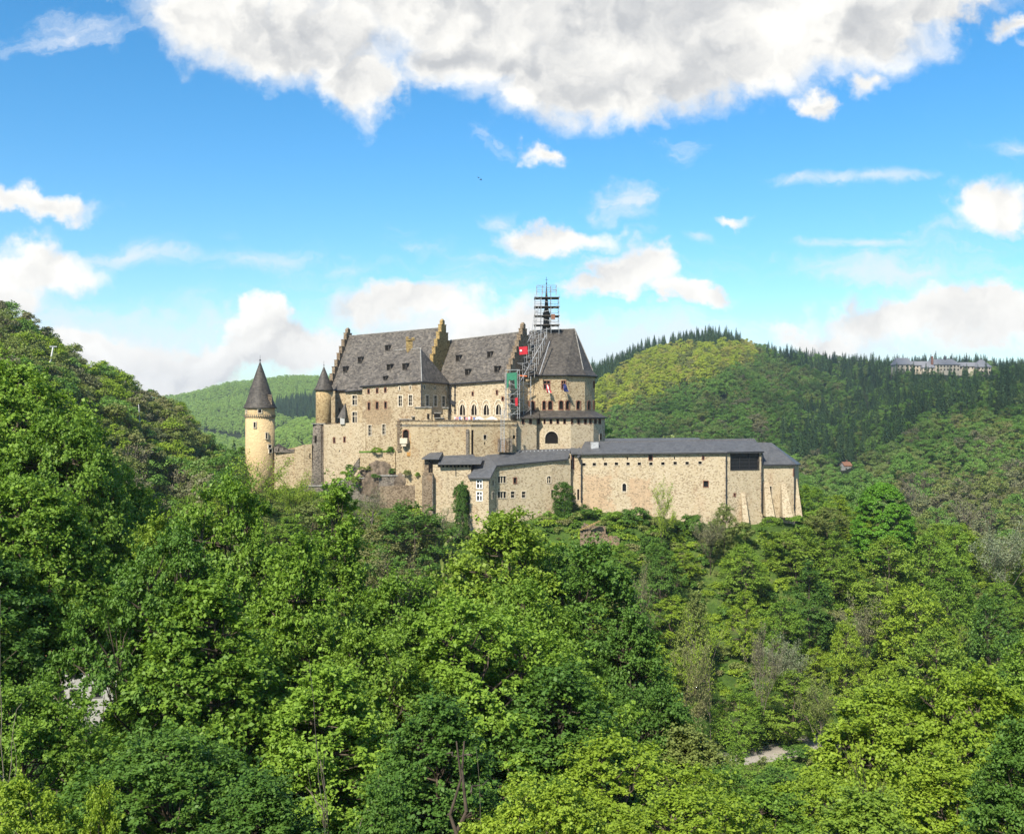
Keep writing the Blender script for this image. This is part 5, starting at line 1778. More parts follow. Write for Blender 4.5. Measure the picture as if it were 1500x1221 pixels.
# trees and bushes of the castle slope that one can tell apart: (px, top py, distance, width px, proto, leaves, label)
MG = [
    (1293, 703, 193, 92, 6, 'leaf_vivid', 'dense egg-shaped bright green tree standing alone right of the castle'),
    (1186, 712, 204, 56, 0, 'leaf', 'rounded green tree just right of the end bastion'),
    (1300, 793, 180, 96, 0, 'leaf', 'green tree in front of the foot of the egg-shaped tree'),
    (1212, 745, 200, 66, 3, 'leaf_olive', 'loose olive green tree between the end bastion and the egg-shaped tree'),
    (1170, 775, 186, 90, 0, 'leaf', 'broad green tree on the slope below the end bastion'),
    (1222, 786, 184, 80, 5, 'leaf', 'broad green tree below the egg-shaped tree, on its left'),
    (1362, 782, 186, 76, 4, 'leaf', 'green tree right of the egg-shaped tree'),
    (1400, 772, 190, 70, 1, 'leaf', 'pale green tree left of the pale feathery tree'),
    (1340, 865, 160, 120, 3, 'leaf_lime', 'wide flat-topped light green tree in the middle of the right slope'),
    (1395, 838, 168, 90, 0, 'leaf', 'light green tree beside the wide flat-topped one'),
    (1092, 868, 168, 62, 1, 'leaf_lime', 'pale lime tree on the open slope, behind the bare whitish one'),
    (1145, 880, 166, 66, 4, 'leaf', 'fresh green tree right of the pale lime one'),
    (1240, 915, 158, 60, 0, 'leaf_lime', 'small light green layered tree left of the grey-brown tree'),
    (1020, 868, 160, 70, 2, 'leaf_olive', 'olive green upright tree above the yellowish bare one'),
    (1160, 990, 150, 100, 0, 'leaf', 'rounded fresh green bush-like tree above the pale road'),
    (1085, 1010, 146, 80, 5, 'leaf', 'green rounded tree left of the olive budding tree'),
    (1300, 980, 140, 90, 3, 'leaf_lime', 'yellow-green tree right of the olive budding tree'),
    (1060, 740, 190, 40, 4, 'leaf_olive', 'low tawny green bush tree at the foot of the long wing corner'),
    (1450, 880, 150, 110, 1, 'leaf_deep', 'dark green tree on the right slope near the photo edge'),
    (1370, 930, 146, 110, 0, 'leaf', 'rounded green tree on the lower right slope'),
    (965, 800, 178, 60, 0, 'leaf_deep', 'dark green bushy tree at the top of the open slope'),
    (1185, 830, 172, 80, 5, 'leaf_deep', 'deep green tree in the middle of the right slope'),
    (1090, 800, 180, 70, 3, 'leaf', 'green tree high on the slope below the buttress of the long wing'),
    (677, 706, 194, 27, 2, 'leaf_deep', 'narrow dark green tree against the gallery wing wall'),
    (600, 742, 178, 120, 0, 'leaf_deep', 'dark bushy tree at the foot of the grey retaining wall'),
    (620, 765, 184, 90, 5, 'leaf_olive', 'olive tree below the brown pillar'),
    (460, 735, 188, 90, 0, 'leaf_olive', 'yellow-olive tree below the curtain wall'),
    (560, 765, 180, 100, 4, 'leaf_olive', 'light olive tree among bare twigs left of the central tree'),
    (425, 760, 180, 100, 1, 'leaf', 'green tree between the round tower and the slender maple'),
]
for px, py, Y, wpx, pi_, mt, lab in MG:
    x, y, zt = at(px, py, Y)
    place_tree(MIDP[pi_], x, y, zt, wpx / F * Y, M[mt], lab, 'trees on the castle slope', base_h=12, base_w=8.0)

# open, twiggy and bare trees
TW = [(np_mesh('twig_leaves', *a, [M['leaf_olive']]), np_mesh('twig_wood', *b, [M['bark_pale']])) for a, b in TWP]
TG = [
    (388, 662, 195, 84, 0, 'leaf_lime', 'bark', 'sparse yellow-green tree with open twigs in front of the round tower'),
    (428, 690, 193, 60, 2, 'leaf_lime', 'bark', 'smaller sparse yellowish tree right of the one in front of the round tower'),
    (548, 712, 192, 84, 1, 'leaf_brown', 'bark_pale', 'half-bare brownish tree in front of the grey retaining wall'),
    (640, 742, 188, 90, 1, 'leaf_brown', 'bark_pale', 'half-bare tree with long grey twigs left of the central tree'),
    (590, 800, 172, 100, 2, 'leaf_olive', 'bark_pale', 'twiggy olive tree beneath the half-bare ones'),
    (1268, 868, 163, 64, 2, 'leaf_brown', 'bark_pale', 'grey-brown cedar-like tree with tall bare stem on the right slope'),
    (1465, 760, 190, 84, 2, 'leaf_pale', 'bark_pale', 'tall pale feathery grey-green tree near the right edge'),
    (590, 815, 66, 190, 2, 'leaf_olive', 'bark', 'large feathery olive tree left of the big central tree'),
    (900, 880, 70, 150, 2, 'leaf_olive', 'bark', 'feathery olive tree on the right shoulder of the central trees'),
    (455, 850, 60, 150, 0, 'leaf_lime', 'bark', 'feathery yellow-green tree between maples at the left of centre'),
    (1330, 1090, 44, 200, 2, 'leaf_lime', 'bark', 'feathery yellow-green tree low at the right with dark branches'),
    (1150, 930, 158, 60, 2, 'leaf_pale', 'bark_pale', 'silvery feathery tree in the middle of the right slope'),
    (1400, 900, 160, 66, 0, 'leaf_lime', 'bark_pale', 'open yellow-tipped tree on the right slope near the photo edge'),
    (1040, 895, 150, 62, 0, 'leaf_lime', 'bark_pale', 'nearly bare tree with pale trunk and yellow-green tips on the open slope'),
    (1112, 905, 148, 54, 1, 'leaf_brown', 'bark_pale', 'leafless whitish tree right of the yellow-tipped one'),
    (940, 815, 160, 56, 1, 'leaf_olive', 'bark_pale', 'thin half-bare tree right of the central trees'),
    (1205, 985, 142, 60, 2, 'leaf_olive', 'bark_pale', 'olive budding tree in the lower right valley'),
    (1005, 930, 142, 60, 0, 'leaf_olive', 'bark', 'thin olive tree at the edge of the central trees'),
    (970, 700, 190, 40, 0, 'leaf_lime', 'bark_pale', 'thin yellowish bush growing against the long wing wall'),
    (1040, 750, 186, 40, 2, 'leaf_brown', 'bark', 'brown leafless shrub at the corner foot of the long wing'),
    (75, 860, 26, 200, 3, 'leaf', 'bark_pale', 'young tree with thin pale stems at the left edge in front of the big maples'),
    (22, 840, 28, 180, 3, 'leaf', 'bark_pale', 'second thin pale-stemmed young tree, close to the left edge'),
    (540, 960, 30, 170, 3, 'leaf', 'bark_pale', 'young tree with curved pale stem left of the bottom centre'),
    (1010, 1060, 60, 130, 2, 'leaf_brown', 'bark', 'dark olive brown twiggy tree between the central trees and the pale road'),
    (705, 1110, 26, 110, 3, 'leaf_lime', 'bark_pale', 'light green sapling in front of the two bare trunks'),
]
for px, py, Y, wpx, pi_, mt, bk, lab in TG:
    x, y, zt = at(px, py, Y)
    place_tree(TW[pi_], x, y, zt, wpx / F * Y, M[mt], lab, 'sparse and bare trees', name='sparse_tree', base_h=12, base_w=7.5, bark=M[bk])

# two dark bare trunks at the bottom centre
def dark_trunks():
    for k, (px, Y, r, lab) in enumerate(((655, 30, .20, 'thick bare dark tree trunk at the bottom, left one of the two'), (690, 28, .17, 'bare dark tree trunk with snapped twigs at the bottom, right one of the two'))):
        x, y, zt = at(px, 1085, Y)
        z0 = gz(x, y) - .5
        rng = np.random.default_rng(60 + k)
        S = polyline((0, 0, 0), (.5 - k * .9, 0, zt - z0), rng, 12, .014, r, r * .12)
        for i in range(9):
            z = rng.uniform(.45, .98) * (zt - z0); a = rng.uniform(0, 2 * PI)
            S += polyline((0, 0, z), (math.cos(a) * rng.uniform(.4, 1.3), math.sin(a) * rng.uniform(.4, 1.3), z + rng.uniform(-.5, .3)), rng, 3, .08, .028, .008)
        me = np_mesh('trunk', *segs(S, 8), [M['bark']])
        tag(link('dead_tree', me, None, (x, y, z0)), lab, 'tree', 'bare trunks')


dark_trunks()

# ------------------------------------------------------------------ forests on the slopes
def leaf_copy(me, m):
    c = me.copy(); c.materials[0] = m
    return c


FAR = {}
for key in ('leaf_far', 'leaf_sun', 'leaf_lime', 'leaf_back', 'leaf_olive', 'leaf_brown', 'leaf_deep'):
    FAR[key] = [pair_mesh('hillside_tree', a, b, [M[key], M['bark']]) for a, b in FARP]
CON = [pair_mesh('conifer', a, b, [M['needle'], M['bark']]) for a, b in CONP]
TWF = []
for s_ in (71, 72):
    a, b = twiggy(s_, 11, leaf=.42, nleaf=620, levels=3, twig=.05)
    TWF.append(pair_mesh('bare_hill_tree', a, b, [M['leaf_brown'], M['bark_pale']]))


def inside(px, py, poly):
    c = False
    n = len(poly)
    for i in range(n):
        x1, y1 = poly[i]; x2, y2 = poly[(i + 1) % n]
        if (y1 > py) != (y2 > py) and px < (x2 - x1) * (py - y1) / (y2 - y1) + x1:
            c = not c
    return c


C_TOP = [(850, 440), (1130, 440), (1130, 497), (1060, 500), (1000, 500), (940, 512), (905, 540), (880, 556), (850, 570)]
C_RIGHT = [(1120, 440), (1600, 440), (1600, 585), (1500, 592), (1420, 595), (1345, 612), (1310, 640), (1270, 668), (1160, 668), (1130, 640), (1180, 585), (1230, 590), (1255, 600), (1235, 560), (1200, 540), (1120, 520)]
C_BACK = [(405, 585), (470, 575), (480, 612), (430, 612), (400, 604)]
C_FOOT = [(325, 640), (362, 640), (362, 720), (330, 700)]
OLIVE_R = [(1310, 690), (1520, 680), (1520, 800), (1300, 800)]


def species(px, py, x, y, rr):
    """what grows where on the hills"""
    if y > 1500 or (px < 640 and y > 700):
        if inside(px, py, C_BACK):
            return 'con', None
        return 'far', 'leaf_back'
    if px < 700:      # left hill
        if inside(px, py, C_FOOT):
            return ('con', None) if rr < .7 and y > 320 else ('far', 'leaf_deep')
        n = float(vnoise(x, y, 40, 9))
        crest = 450 + px * .6
        if py > crest + 45 + n * 50 and px > 150:
            return ('tw', None) if rr < .4 else ('far', 'leaf_brown' if rr < .6 else ('leaf_olive' if rr < .9 else 'leaf_far'))
        return ('far', 'leaf_olive' if rr < .48 else ('leaf_far' if rr < .68 else ('leaf_lime' if rr < .86 else 'leaf_brown')))
    if inside(px, py, C_TOP):
        return 'con', None
    if inside(px, py, C_RIGHT):
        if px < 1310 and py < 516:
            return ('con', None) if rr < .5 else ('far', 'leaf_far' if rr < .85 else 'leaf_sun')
        return ('con', None) if rr < .74 else ('far', 'leaf_far')
    if inside(px, py, OLIVE_R):
        return ('far', 'leaf_brown') if rr < .28 else (('tw', None) if rr < .45 else ('far', 'leaf_olive' if rr < .8 else 'leaf_far'))
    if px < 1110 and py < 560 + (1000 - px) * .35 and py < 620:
        return 'far', ('leaf_sun' if rr < .8 else 'leaf_olive')  # sunlit hill patch: part of its brightness is in the leaf colour
    return 'far', ('leaf_far' if rr < .86 else ('leaf_olive' if rr < .95 else 'leaf_brown'))


def scatter(x0, x1, y0, y1, sp, seed):
    rng = np.random.default_rng(seed)
    xs, ys = np.meshgrid(np.arange(x0, x1, sp, dtype=float), np.arange(y0, y1, sp, dtype=float))
    xs[::2] += sp / 2
    xs = xs.ravel() + rng.uniform(-.42, .42, xs.size) * sp
    ys = ys.ravel() + rng.uniform(-.42, .42, ys.size) * sp
    return xs, ys


def horizon_keep(xs, ys, h, margin_px):
    """drop trees wholly hidden behind nearer ground (with a margin, so a step to the side still works)"""
    z = ground(xs, ys)
    ok = np.ones(len(xs), bool)
    top = (z + h) / ys
    for f in np.linspace(.35, .985, 40):
        zz = ground(xs * f, ys * f)
        ok &= top > (zz + 3) / (ys * f) - margin_px / F
    return ok, z


pts = []        # x,y,z,h,px,py
for (x0, x1, y0, y1, sp, h, seed) in [(-330, -20, 150, 430, 6.6, 12, 1), (-20, 820, 250, 1260, 9.2, 12, 2), (820, 1000, 500, 1260, 12, 12, 5), (-150, 60, 230, 300, 9, 10, 6)]:
    xs, ys = scatter(x0, x1, y0, y1, sp, seed)
    px = CX + F * xs / ys
    k = (px > -160) & (px < 1660) & ~((px > 350) & (px < 700) & (ys < 240))
    k &= ~((px > 1300) & (px < 1464) & (ys > 600) & (ys < 1040) & (CY - F * (ground(xs, ys) + 20) / ys < 527))
    k &= ~((px > 1222) & (px < 1254) & (ys > 480) & (ys < 596))
    xs, ys = xs[k], ys[k]
    ok, z = horizon_keep(xs, ys, h, 10)
    pts += [(a, b, c, h) for a, b, c in zip(xs[ok], ys[ok], z[ok])]
near_pts = np.array(pts)
# castle slope and valley floor in front of and beside it
xs, ys = scatter(-75, 150, 108, 240, 7.6, 3)
px = CX + F * xs / ys
z = ground(xs, ys)
py_ = CY - F * z / ys
clear = (px > 860) & (px < 1120) & (py_ > 770) & (py_ < 850)        # the open scrubby slope under the long wing
nearwall = (ys > 189) & (px > 330) & (px < 1185)
road = (px > 1130) & (px < 1250) & (ys > 118) & (ys < 158)
k = (px > -60) & (px < 1650) & ((px > 820) | (ys > 165) | (RNG.random(len(px)) < .3)) & ~nearwall & ~road & (~clear | (RNG.random(len(px)) < .15)) & ~((px < 200) & (py_ > 900) & (ys < 125))
keep_ = np.ones(len(xs), bool)
for g_ in MG + TG:
    gx, gy, gY, gw = g_[:4]
    if gY < 125:
        continue
    gb = CY - F * gz((gx - CX) / F * gY, gY) / gY
    tp = CY - F * (z + 8.5) / ys
    keep_ &= ~((np.abs(px - gx) < gw * .5 + 12) & (ys > gY - 45) & (ys < gY + 5) & (tp < gy + (.85 if gx == 1293 else .62) * (gb - gy)))
k &= keep_
slope_pts = np.stack([xs[k], ys[k], z[k], RNG.uniform(6, 10.5, k.sum())], 1)
# distant hills
pts = []
for (x0, x1, y0, y1, sp, seed) in [(-640, 160, 1000, 1330, 8.5, 7), (-860, 300, 1450, 2060, 9.5, 8)]:
    xs, ys = scatter(x0, x1, y0, y1, sp, seed)
    px = CX + F * xs / ys
    k = (px > 180) & (px < 700)
    xs, ys = xs[k], ys[k]
    ok, z = horizon_keep(xs, ys, 9, 3)
    pts += [(a, b, c, 9) for a, b, c in zip(xs[ok], ys[ok], z[ok])]
back_pts = np.array(pts)
print('scatter', len(near_pts), len(slope_pts), len(back_pts))

# the slope trees (individuals)
SL = ['leaf', 'leaf', 'leaf', 'leaf_deep', 'leaf_lime', 'leaf_olive', 'leaf_lime']
SLAB = {'leaf': 'fresh green', 'leaf_deep': 'deep green', 'leaf_lime': 'light lime green', 'leaf_olive': 'olive green', 'leaf_vivid': 'vivid green'}
nslope = 0
for x, y, z, h in slope_pts:
    px = CX + F * x / y
    mt = SL[int(RNG.integers(0, len(SL)))]
    pi_ = int(RNG.integers(0, 6))
    if px < 720:
        lab = SLAB[mt] + ' rounded tree in the valley woods left below the castle'
    else:
        lab = SLAB[mt] + ' rounded tree in the mixed woods on the slope right below the castle'
    place_tree(MIDP[pi_], x, y, z + h, h * RNG.uniform(.75, 1.05), M[mt], lab, 'woods on the castle slope, ' + SLAB[mt] + (' left' if px < 720 else ' right'), base_h=12, base_w=8.0)
    nslope += 1
print('slope trees', nslope)

# hillside trees: nearest ones as individuals, the rest as one mass per hill and kind
cls = {}
for x, y, z, h in np.concatenate([near_pts, back_pts]):
    px = CX + F * x / y; py = CY - F * (z + h * .7) / y
    kd, mt = species(px, py, x, y, RNG.random())
    cls.setdefault((kd, mt), []).append((y, x, z, h, px))
IND_LAB = {
    'con': ('conifer_tree', 'dark conifer standing in the spruce woods on the hillside right of the castle', 'dark conifer in the gully at the foot of the left hill'),
    'tw': ('bare_tree', 'grey-brown leafless tree in the scrub on the near hillside right of the castle', 'grey-brown leafless tree on the steep hillside left of the castle'),
}
COLN = {'leaf_lime': 'light green', 'leaf_far': 'green', 'leaf_sun': 'yellow-green', 'leaf_back': 'pale green', 'leaf_olive': 'olive', 'leaf_brown': 'brownish', 'leaf_deep': 'deep green'}


def make_single(me, x, y, z, h, baseh, wk, lab, grp, name):
    o = link(name, me, None, (float(x), float(y), float(z) - .3))
    s = h / baseh
    o.scale = (s * wk, s * wk, s)
    o.rotation_euler = (0, 0, float(RNG.uniform(0, 6.28)))
    return tag(o, lab, 'tree', grp)


def forest(name, label, sources, P, smin, smax):
    """one countless mass: the visible trees repeated on many points"""
    me = bpy.data.meshes.new(name)
    me.vertices.add(len(P)); me.vertices.foreach_set('co', np.ascontiguousarray(P, dtype=np.float32).ravel()); me.update()
    o = tag(link(name, me), label, None, None, 'stuff')
    ng = bpy.data.node_groups.new(name, 'GeometryNodeTree')
    ng.interface.new_socket('Geometry', in_out='INPUT', socket_type='NodeSocketGeometry')
    ng.interface.new_socket('Geometry', in_out='OUTPUT', socket_type='NodeSocketGeometry')
    n, l = ng.nodes, ng.links
    gi, go = n.new('NodeGroupInput'), n.new('NodeGroupOutput')
    m2p = n.new('GeometryNodeMeshToPoints'); l.new(gi.outputs[0], m2p.inputs[0])
    jn = n.new('GeometryNodeJoinGeometry')
    for s in sources:
        oi = n.new('GeometryNodeObjectInfo'); oi.transform_space = 'ORIGINAL'
        oi.inputs['Object'].default_value = s
        oi.inputs['As Instance'].default_value = True
        l.new(oi.outputs['Geometry'], jn.inputs[0])
    iop = n.new('GeometryNodeInstanceOnPoints')
    l.new(m2p.outputs[0], iop.inputs['Points']); l.new(jn.outputs[0], iop.inputs['Instance'])
    iop.inputs['Pick Instance'].default_value = True
    rv = n.new('FunctionNodeRandomValue'); rv.data_type = 'FLOAT_VECTOR'
    rv.inputs[0].default_value = (-.05, -.05, 0); rv.inputs[1].default_value = (.05, .05, 6.283)
    l.new(rv.outputs[0], iop.inputs['Rotation'])
    rs = n.new('FunctionNodeRandomValue'); rs.data_type = 'FLOAT'
    rs.inputs[2].default_value = smin; rs.inputs[3].default_value = smax; rs.inputs['Seed'].default_value = 5
    l.new(rs.outputs[1], iop.inputs['Scale'])
    l.new(iop.outputs[0], go.inputs[0])
    md = o.modifiers.new('scatter', 'NODES'); md.node_group = ng
    return o


budget = {'con': 290, 'tw': 220, 'far': 270}
for (kd, mt), L in sorted(cls.items(), key=lambda a: (a[0][0], str(a[0][1]))):
    L.sort()
    tot = sum(len(v) for (k2, m2), v in cls.items() if k2 == kd)
    src = CON if kd == 'con' else (TWF if kd == 'tw' else FAR[mt])
    baseh = {'con': 20, 'tw': 11, 'far': 11}[kd]
    hh = {'con': 15.5, 'tw': 11.5, 'far': 10.5}[kd]
    nind = min(len(L), max(len(src), int(budget[kd] * len(L) / tot)))
    srcs = []
    for i, (y, x, z, h, px) in enumerate(L[:nind]):
        left = px < 700
        far = y > 900
        if kd == 'far':
            place = 'far hill behind the round tower' if mt == 'leaf_back' else ('steep hillside left of the castle' if left else 'hillside right of the castle')
            name, lab = 'hillside_tree', COLN[mt] + ' rounded tree of the woods on the ' + place
        else:
            name = IND_LAB[kd][0]
            lab = IND_LAB[kd][2 if left else 1]
        k = i % len(src)
        me = src[k]
        o = make_single(me, x, y, z, hh * (RNG.uniform(.8, 1.25)) * (1.15 if not left and kd == 'far' else 1.0) * (.8 if far and kd == 'far' else 1), baseh, RNG.uniform(.9, 1.1), lab, lab.replace('tree of', 'trees of'), name)
        if i < len(src):
            srcs.append(o)
    rest = L[nind:]
    if rest and srcs:
        P = np.array([(x, y, z - .3) for y, x, z, h, px in rest])
        sc0 = hh / baseh * (.85 if mt == 'leaf_back' else 1.0)
        forest('forest', 'wood of ' + ({'con': 'dark conifers', 'tw': 'bare grey-brown trees'}.get(kd) or COLN.get(mt, '') + ' leafy trees') + ' covering the far slopes', srcs, P, sc0 * .75, sc0 * 1.25)
        print('forest', kd, mt, len(rest), 'ind', nind)

# ------------------------------------------------------------------ shrubs, ivy and undergrowth near the walls
def shrub_mesh(seed, rx, rz, n, per=70, size=.2, cr=.5):
    rng = np.random.default_rng(seed)
    D = unit(rng.normal(size=(n, 3))); D[:, 2] = np.abs(D[:, 2])
    C = D * np.array([rx, rx * .8, rz]) * rng.uniform(.4, 1, (n, 1)) ** .5
    V, Q = clump_leaves(C, rng.uniform(.7, 1.2, n) * cr, per, size, rng, .7, .45)
    return np_mesh('shrub', V, Q, [M['leaf_deep']])


SH = [shrub_mesh(81, 2.0, 1.7, 40), shrub_mesh(82, 1.7, 2.0, 36), shrub_mesh(83, 2.4, 1.3, 44)]
SHR = [
    (862, 742, 198.5, 34, 2, 'leaf_deep', 'ivy-dark hedge at the left foot of the long wing'),
    (932, 737, 197.5, 64, 0, 'leaf_deep', 'largest dark green round bush under the long wing'),
    (900, 744, 197, 46, 1, 'leaf', 'fresh green bush between the ruined wall and the dark round bush'),
    (1014, 747, 194, 62, 0, 'leaf_deep', 'dark green round bush near the right end of the long wing'),
    (972, 752, 194.5, 50, 2, 'leaf_olive', 'olive bush between the two dark round bushes'),
    (1088, 760, 190, 44, 1, 'leaf_olive', 'yellowish bush just right of the long wing corner'),
    (1130, 752, 193, 44, 0, 'leaf', 'green bush in front of the buttresses'),
    (1165, 752, 195, 36, 2, 'leaf', 'green bush at the foot of the end bastion'),
    (1050, 758, 191, 36, 2, 'leaf', 'fresh green low bush left of the long wing corner'),
    (1170, 1085, 143, 60, 2, 'leaf_deep', 'dark bush at the left end of the pale road'),
    (1200, 1100, 141, 40, 0, 'leaf_olive', 'olive bush in front of the middle of the pale road'),
    (1232, 1108, 140, 50, 1, 'leaf', 'green bush in front of the right end of the pale road'),
    (552, 653, 205.8, 26, 2, 'leaf', 'green shrub on the left of the garden terrace'),
    (572, 652, 205.2, 18, 1, 'leaf_deep', 'small dark shrub on the right end of the garden terrace'),
    (512, 678, 206.5, 18, 1, 'leaf_deep', 'shrub climbing beside the sloping stair wall'),
    (494, 698, 207.6, 22, 2, 'leaf', 'low shrub left of the sloping stair wall'),
    (530, 682, 205, 18, 2, 'leaf_olive', 'mossy shrub on the rocky outcrop'),
    (596, 686, 201.8, 20, 0, 'leaf_olive', 'olive shrub at the foot of the rust-streaked terrace wall'),
    (612, 690, 201.5, 12, 1, 'leaf', 'small light green shrub left of the brown pillar'),
    (520, 694, 204.6, 26, 0, 'leaf_olive', 'reddish olive shrub at the foot of the sloping stair wall'),
    (541, 680, 205.2, 16, 1, 'leaf_olive', 'small shrub on the left flank of the rock hump'),
    (575, 684, 204.2, 16, 1, 'leaf_deep', 'small dark shrub on the right flank of the rock hump'),
    (505, 688, 206.4, 20, 2, 'leaf', 'fresh green shrub halfway down the sloping stair wall'),
    (480, 706, 208.6, 30, 2, 'leaf_deep', 'dark shrub at the foot of the bastion wall'),
    (551, 692, 204.0, 22, 2, 'leaf_deep', 'dark low shrub in the middle of the rock garden'),
    (880, 790, 190, 50, 2, 'leaf', 'low green bush in front of the ruined wall'),
    (955, 780, 188, 50, 1, 'leaf_deep', 'bush on the slope below the dark round bush'),
]
for px, py, Y, wpx, k, mt, lab in SHR:
    x, y, zt = at(px, py, Y)
    o = link('shrub', SH[k], None, (x, y, 0))
    w = wpx / F * Y
    rx = (2.5, 2.2, 2.9)[k]; rz = (2.2, 2.5, 1.8)[k]
    s = w / 2 / rx
    o.location.z = zt - rz * s * 1.0
    o.scale = (s, s, s)
    o.rotation_euler = (0, 0, float(RNG.uniform(0, 6)))
    set_mat(o, M[mt]); tag(o, lab, 'shrub', 'shrubs round the castle walls')


def ivy(name, poly, Y, n, lab, mt='leaf_deep', th=.9):
    rng = np.random.default_rng(len(poly) * 7 + n)
    x0, x1 = min(p[0] for p in poly), max(p[0] for p in poly)
    y0, y1 = min(p[1] for p in poly), max(p[1] for p in poly)
    C = []
    while len(C) < n:
        a, b = rng.uniform(x0, x1), rng.uniform(y0, y1)
        if inside(a, b, poly):
            C.append(px2(a, b, Y + rng.uniform(-th, th * .3) + (3.4 if name == 'ivy' and a > 836 else 0)))
    C = np.array(C)
    V, Q = clump_leaves(C, rng.uniform(.35, .7, n), 60, .2, rng, .9, .35, axis=(C[:, 0].mean(), 0))
    N = C.mean(0)
    o = link(name, np_mesh(name, V - N, Q, [M[mt]]), None, tuple(N))
    tag(o, lab, 'ivy', 'ivy on the castle walls')


ivy('ivy', [(811, 716), (816, 708), (826, 706), (838, 716), (841, 742), (866, 738), (868, 762), (850, 772), (811, 768)], 200.6, 330, 'thick dark ivy climbing the corner between the gatehouse wing and the long wing')
ivy('ivy', [(665, 722), (672, 707), (684, 712), (689, 730), (690, 752), (664, 752)], 196.8, 130, 'tall narrow ivy clump beside the left edge of the gatehouse wing')

# scrub cover on the open slope, as one mass
xs, ys = scatter(-75, 120, 150, 212, 1.9, 12)
px = CX + F * xs / ys
zg = ground(xs, ys)
wallY = np.interp(px, [330, 440, 470, 512, 555, 620, 634, 690, 716, 727, 836, 851, 1065, 1117, 1165, 1200, 1500], [211, 208.8, 207.8, 205.3, 203, 201, 198.4, 195, 194, 196.6, 203, 203, 196.6, 198.2, 199, 206, 206])
k = (ys < wallY - .7) & (px > 330) & (px < 1500) & (RNG.random(len(px)) < .9)
src_sh = [o for o in bpy.data.objects if o.name.startswith('shrub') and ('fresh green bush between' in o.get('label', '') or 'olive bush between' in o.get('label', '') or 'largest dark' in o.get('label', ''))]


def plain_shrub(m, seed):
    return shrub_mesh(seed, 1.2, .8, 14, 50, .22, .45)


gsrc = []
for i, (mt, px_, py_2, Y, lab) in enumerate((('leaf', 1000, 790, 184, 'small fresh green scrub bush on the open slope'), ('leaf_olive', 1060, 800, 182, 'small olive scrub bush on the open slope'), ('leaf_deep', 930, 800, 182, 'small dark scrub bush on the open slope'), ('leaf_lime', 1030, 815, 178, 'small lime scrub bush on the open slope'))):
    me = plain_shrub(mt, 90 + i); me.materials[0] = M[mt]
    x, y, zt = at(px_, py_2, Y)
    gsrc.append(tag(link('scrub_bush', me, None, (x, y, gz(x, y) - .1)), lab, 'shrub'))
xs2, ys2 = scatter(5, 110, 112, 152, 2.3, 14)
px2_ = CX + F * xs2 / ys2
zg2 = ground(xs2, ys2)
onroad = np.abs(ys2 - np.interp(xs2, [-10, 18, 34, 46, 60, 85, 120], [118, 136, 145, 150.5, 154, 154, 148])) < 4.2
k2 = (px2_ > 800) & ~onroad
xs, ys, zg, k = np.concatenate([xs[k], xs2[k2]]), np.concatenate([ys[k], ys2[k2]]), np.concatenate([zg[k], zg2[k2]]), slice(None)
forest('undergrowth', 'low green and olive scrub covering the slope below the long wing', gsrc, np.stack([xs[k], ys[k], zg[k] - .25], 1), .5, 1.7)

# ------------------------------------------------------------------ road, distant houses, pylons, people, birds
def road():
    pp = [(-10, 118), (18, 136), (34, 145), (46, 150.5), (60, 154), (85, 154), (120, 148)]
    V, Q = [], []
    t = np.linspace(0, len(pp) - 1, 60)
    P = np.stack([np.interp(t, range(len(pp)), [p[0] for p in pp]), np.interp(t, range(len(pp)), [p[1] for p in pp])], 1)
    D = unit(np.gradient(P, axis=0)); Nn = np.stack([-D[:, 1], D[:, 0]], 1)
    for i in range(60):
        zc = max(gz(*(P[i] + Nn[i] * s)) for s in (-2.4, 0, 2.4)) + .25
        for s in (-2.6, 2.6):
            q = P[i] + Nn[i] * s
            V.append((q[0], q[1], zc))
        for s in (-2.6, 2.6):
            q = P[i] + Nn[i] * s
            V.append((q[0], q[1], zc - 2.0))
    for i in range(59):
        a = i * 4
        Q += [(a, a + 1, a + 5, a + 4), (a, a + 4, a + 6, a + 2), (a + 1, a + 3, a + 7, a + 5)]
    tag(link('road', np_mesh('road', np.array(V), np.array(Q), [M['asphalt']])), 'pale track along the valley bottom', None, None, 'structure')


road()


